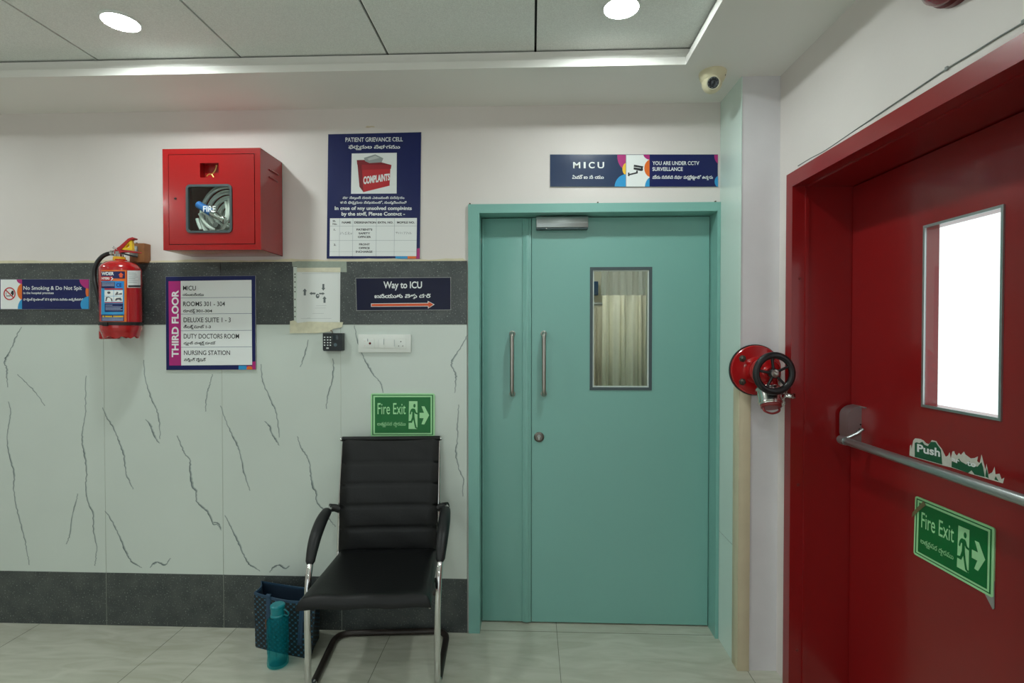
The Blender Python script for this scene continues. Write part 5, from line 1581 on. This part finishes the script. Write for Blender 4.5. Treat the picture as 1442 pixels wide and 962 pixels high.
# ================================================================ seen through the teal door's pane
YQ = .62
M_CUR = mat('cream_curtain', (230, 226, 206), .8, noise=(30, .03))
M_NET = bpy.data.materials.new('mesh_net'); M_NET.use_nodes = True
nt = M_NET.node_tree; out = nt.nodes['Material Output']; b = nt.nodes['Principled BSDF']; b.inputs['Base Color'].default_value = rgb(232, 234, 230); b.inputs['Roughness'].default_value = .7
tr = nt.nodes.new('ShaderNodeBsdfTransparent'); mx = nt.nodes.new('ShaderNodeMixShader'); mx.inputs[0].default_value = .55
nt.links.new(tr.outputs[0], mx.inputs[1]); nt.links.new(b.outputs[0], mx.inputs[2]); nt.links.new(mx.outputs[0], out.inputs[0])
def cur_map(px, py, y): return P(px, py, y)
def curtain_sheet(m, x0, x1, z0, z1, y0, amp, waves, ph=0.0, n=160):
    vs = []
    for z in (z0, (z0 * 2 + z1) / 3, (z0 + z1 * 2) / 3, z1):
        k = (z - z0) / (z1 - z0)
        for i in range(n + 1):
            t = i / n
            a = 2 * math.pi * waves * t + ph
            vs.append((x0 + (x1 - x0) * t + .012 * math.sin(a * .5 + k), y0 + amp * (math.sin(a) + .35 * math.sin(2.3 * a + 1)) * (1 - .25 * k), z))
    w = n + 1
    return m.add(vs, [(j * w + i, j * w + i + 1, (j + 1) * w + i + 1, (j + 1) * w + i) for j in range(3) for i in range(n)])
zm = P(870, 416, YQ).z
x0, x1 = P(846, 480, YQ).x, P(906, 480, YQ).x + .02
cu = thing('cubicle_curtain', 'cream hospital curtain with a net top seen through the teal door pane', 'curtain', ((x0 + x1) / 2, YQ, .25))
m = MB(); curtain_sheet(m, x0, x1, .25, zm, YQ, .022, 5.5); o = m.build('drape', M_CUR, cu, angle=80); o.modifiers.new('thickness', 'SOLIDIFY').thickness = .002
m = MB(); curtain_sheet(m, x0, x1, zm, 2.25, YQ, .018, 5.5); m.build('net_top', M_NET, cu, angle=80)
m = MB(); m.tube([(-1.5, YQ, 2.26), (1.3, YQ, 2.26)], .012, 12); m.build('curtain_rail', M_ALU, cu)
YQ2 = 1.5
x0, x1 = P(826, 480, YQ2).x, P(850, 480, YQ2).x
c2 = thing('ward_curtain', 'narrow cream curtain at the far side of the ward, beside the net topped one', 'curtain', (x0, YQ2, .25))
m = MB(); curtain_sheet(m, x0, x1, .25, P(840, 432, YQ2).z, YQ2, .03, 4, 1.0); o = m.build('drape', M_CUR, c2, angle=80); o.modifiers.new('thickness', 'SOLIDIFY').thickness = .002
m = MB(); zr_ = P(840, 430, YQ2).z; m.tube([(-1.5, YQ2, zr_ + .01), (x1 + .05, YQ2, zr_ + .01)], .012, 12); m.build('curtain_rail', M_ALU, c2)
a, b_ = P(832, 404, 2.55), P(842, 416, 2.55)
m = MB(); m.box(a.x - .05, b_.x, 2.52, Y_W, b_.z, a.z + .05, .006); wp_ = m.build('wall_unit', mat('ward_blue_panel', (40, 86, 128), .4), None, origin=(a.x, 2.55, b_.z)); tag(wp_, 'small blue box on the ward wall, at the edge of the teal door pane', 'wall box')
a, b_ = P(904, 480, 1.1), P(930, 480, 1.1)
m = MB(); m.box(a.x, 1.3, 1.1, 1.2, 0, 2.7); struct(m, 'wall_ward_partition', mat('grey_green_partition', (186, 194, 178), .5))

# ---------------------------------------------------------------- downlights
M_GLOW = mat('lamp_diffuser', (255, 255, 255), 0.5, emit=(LAMP_COLOR, LAMP_STRENGTH))
M_RING = mat('white_lamp_ring', (225, 228, 226), 0.35)
def downlight(x, y, label, group=None, r=.060):
    t = thing('ceiling_light', label, 'ceiling light', (x, y, Z_TRAY), group)
    m = MB(); m.lathe([(r, .002), (r + .008, .002), (r + .008, -.003), (r + .003, -.0085), (r + .001, -.0085), (r, -.006), (r, .002)], (x, y, Z_TRAY), (0, 0, 1), 40); m.build('trim_ring', M_RING, t)
    m = MB(); m.lathe([(0, -.001), (r, -.001), (r, .002), (0, .002)], (x, y, Z_TRAY), (0, 0, 1), 40); m.build('diffuser', M_GLOW, t)
pa, pb_ = PZ(170, 29, Z_TRAY), PZ(875, 9, Z_TRAY)
downlight(pa.x, pa.y, 'round lit ceiling downlight above the red fire hose cabinet')
downlight(pb_.x, pb_.y, 'round lit ceiling downlight above the teal double door')
for x, y in ((-3.3, pa.y), (-3.3, -2.4), (-1.49, -2.4), (.33, -2.4), (-1.49, -4.0), (.33, -4.0)):
    downlight(x, y, 'round lit downlight further back along the corridor ceiling', 'downlights further back along the corridor')
# ward lamps
for x, y, lab in ((.35, .40, 'square lit ceiling lamp in the ward between the teal door and the net topped curtain'), (.1, 1.95, 'square lit ceiling lamp at the far wall of the ward')):
    t = thing('ward_light', lab, 'ceiling light', (x, y, 2.7))
    m = MB(); m.plate(rect(x - .17, x + .17, y - .17, y + .17), [rect(x - .15, x + .15, y - .15, y + .15)], lambda u, v: Vector((u, v, 2.68)), lambda u, v: Vector((u, v, 2.7))); m.build('lamp_frame', M_RING, t)
    m = MB(); m.box(x - .15, x + .15, y - .15, y + .15, 2.684, 2.699); m.build('diffuser', mat('ward_diffuser', (255, 255, 255), .5, emit=((.96, 1, .94), WARD_STRENGTH)), t)
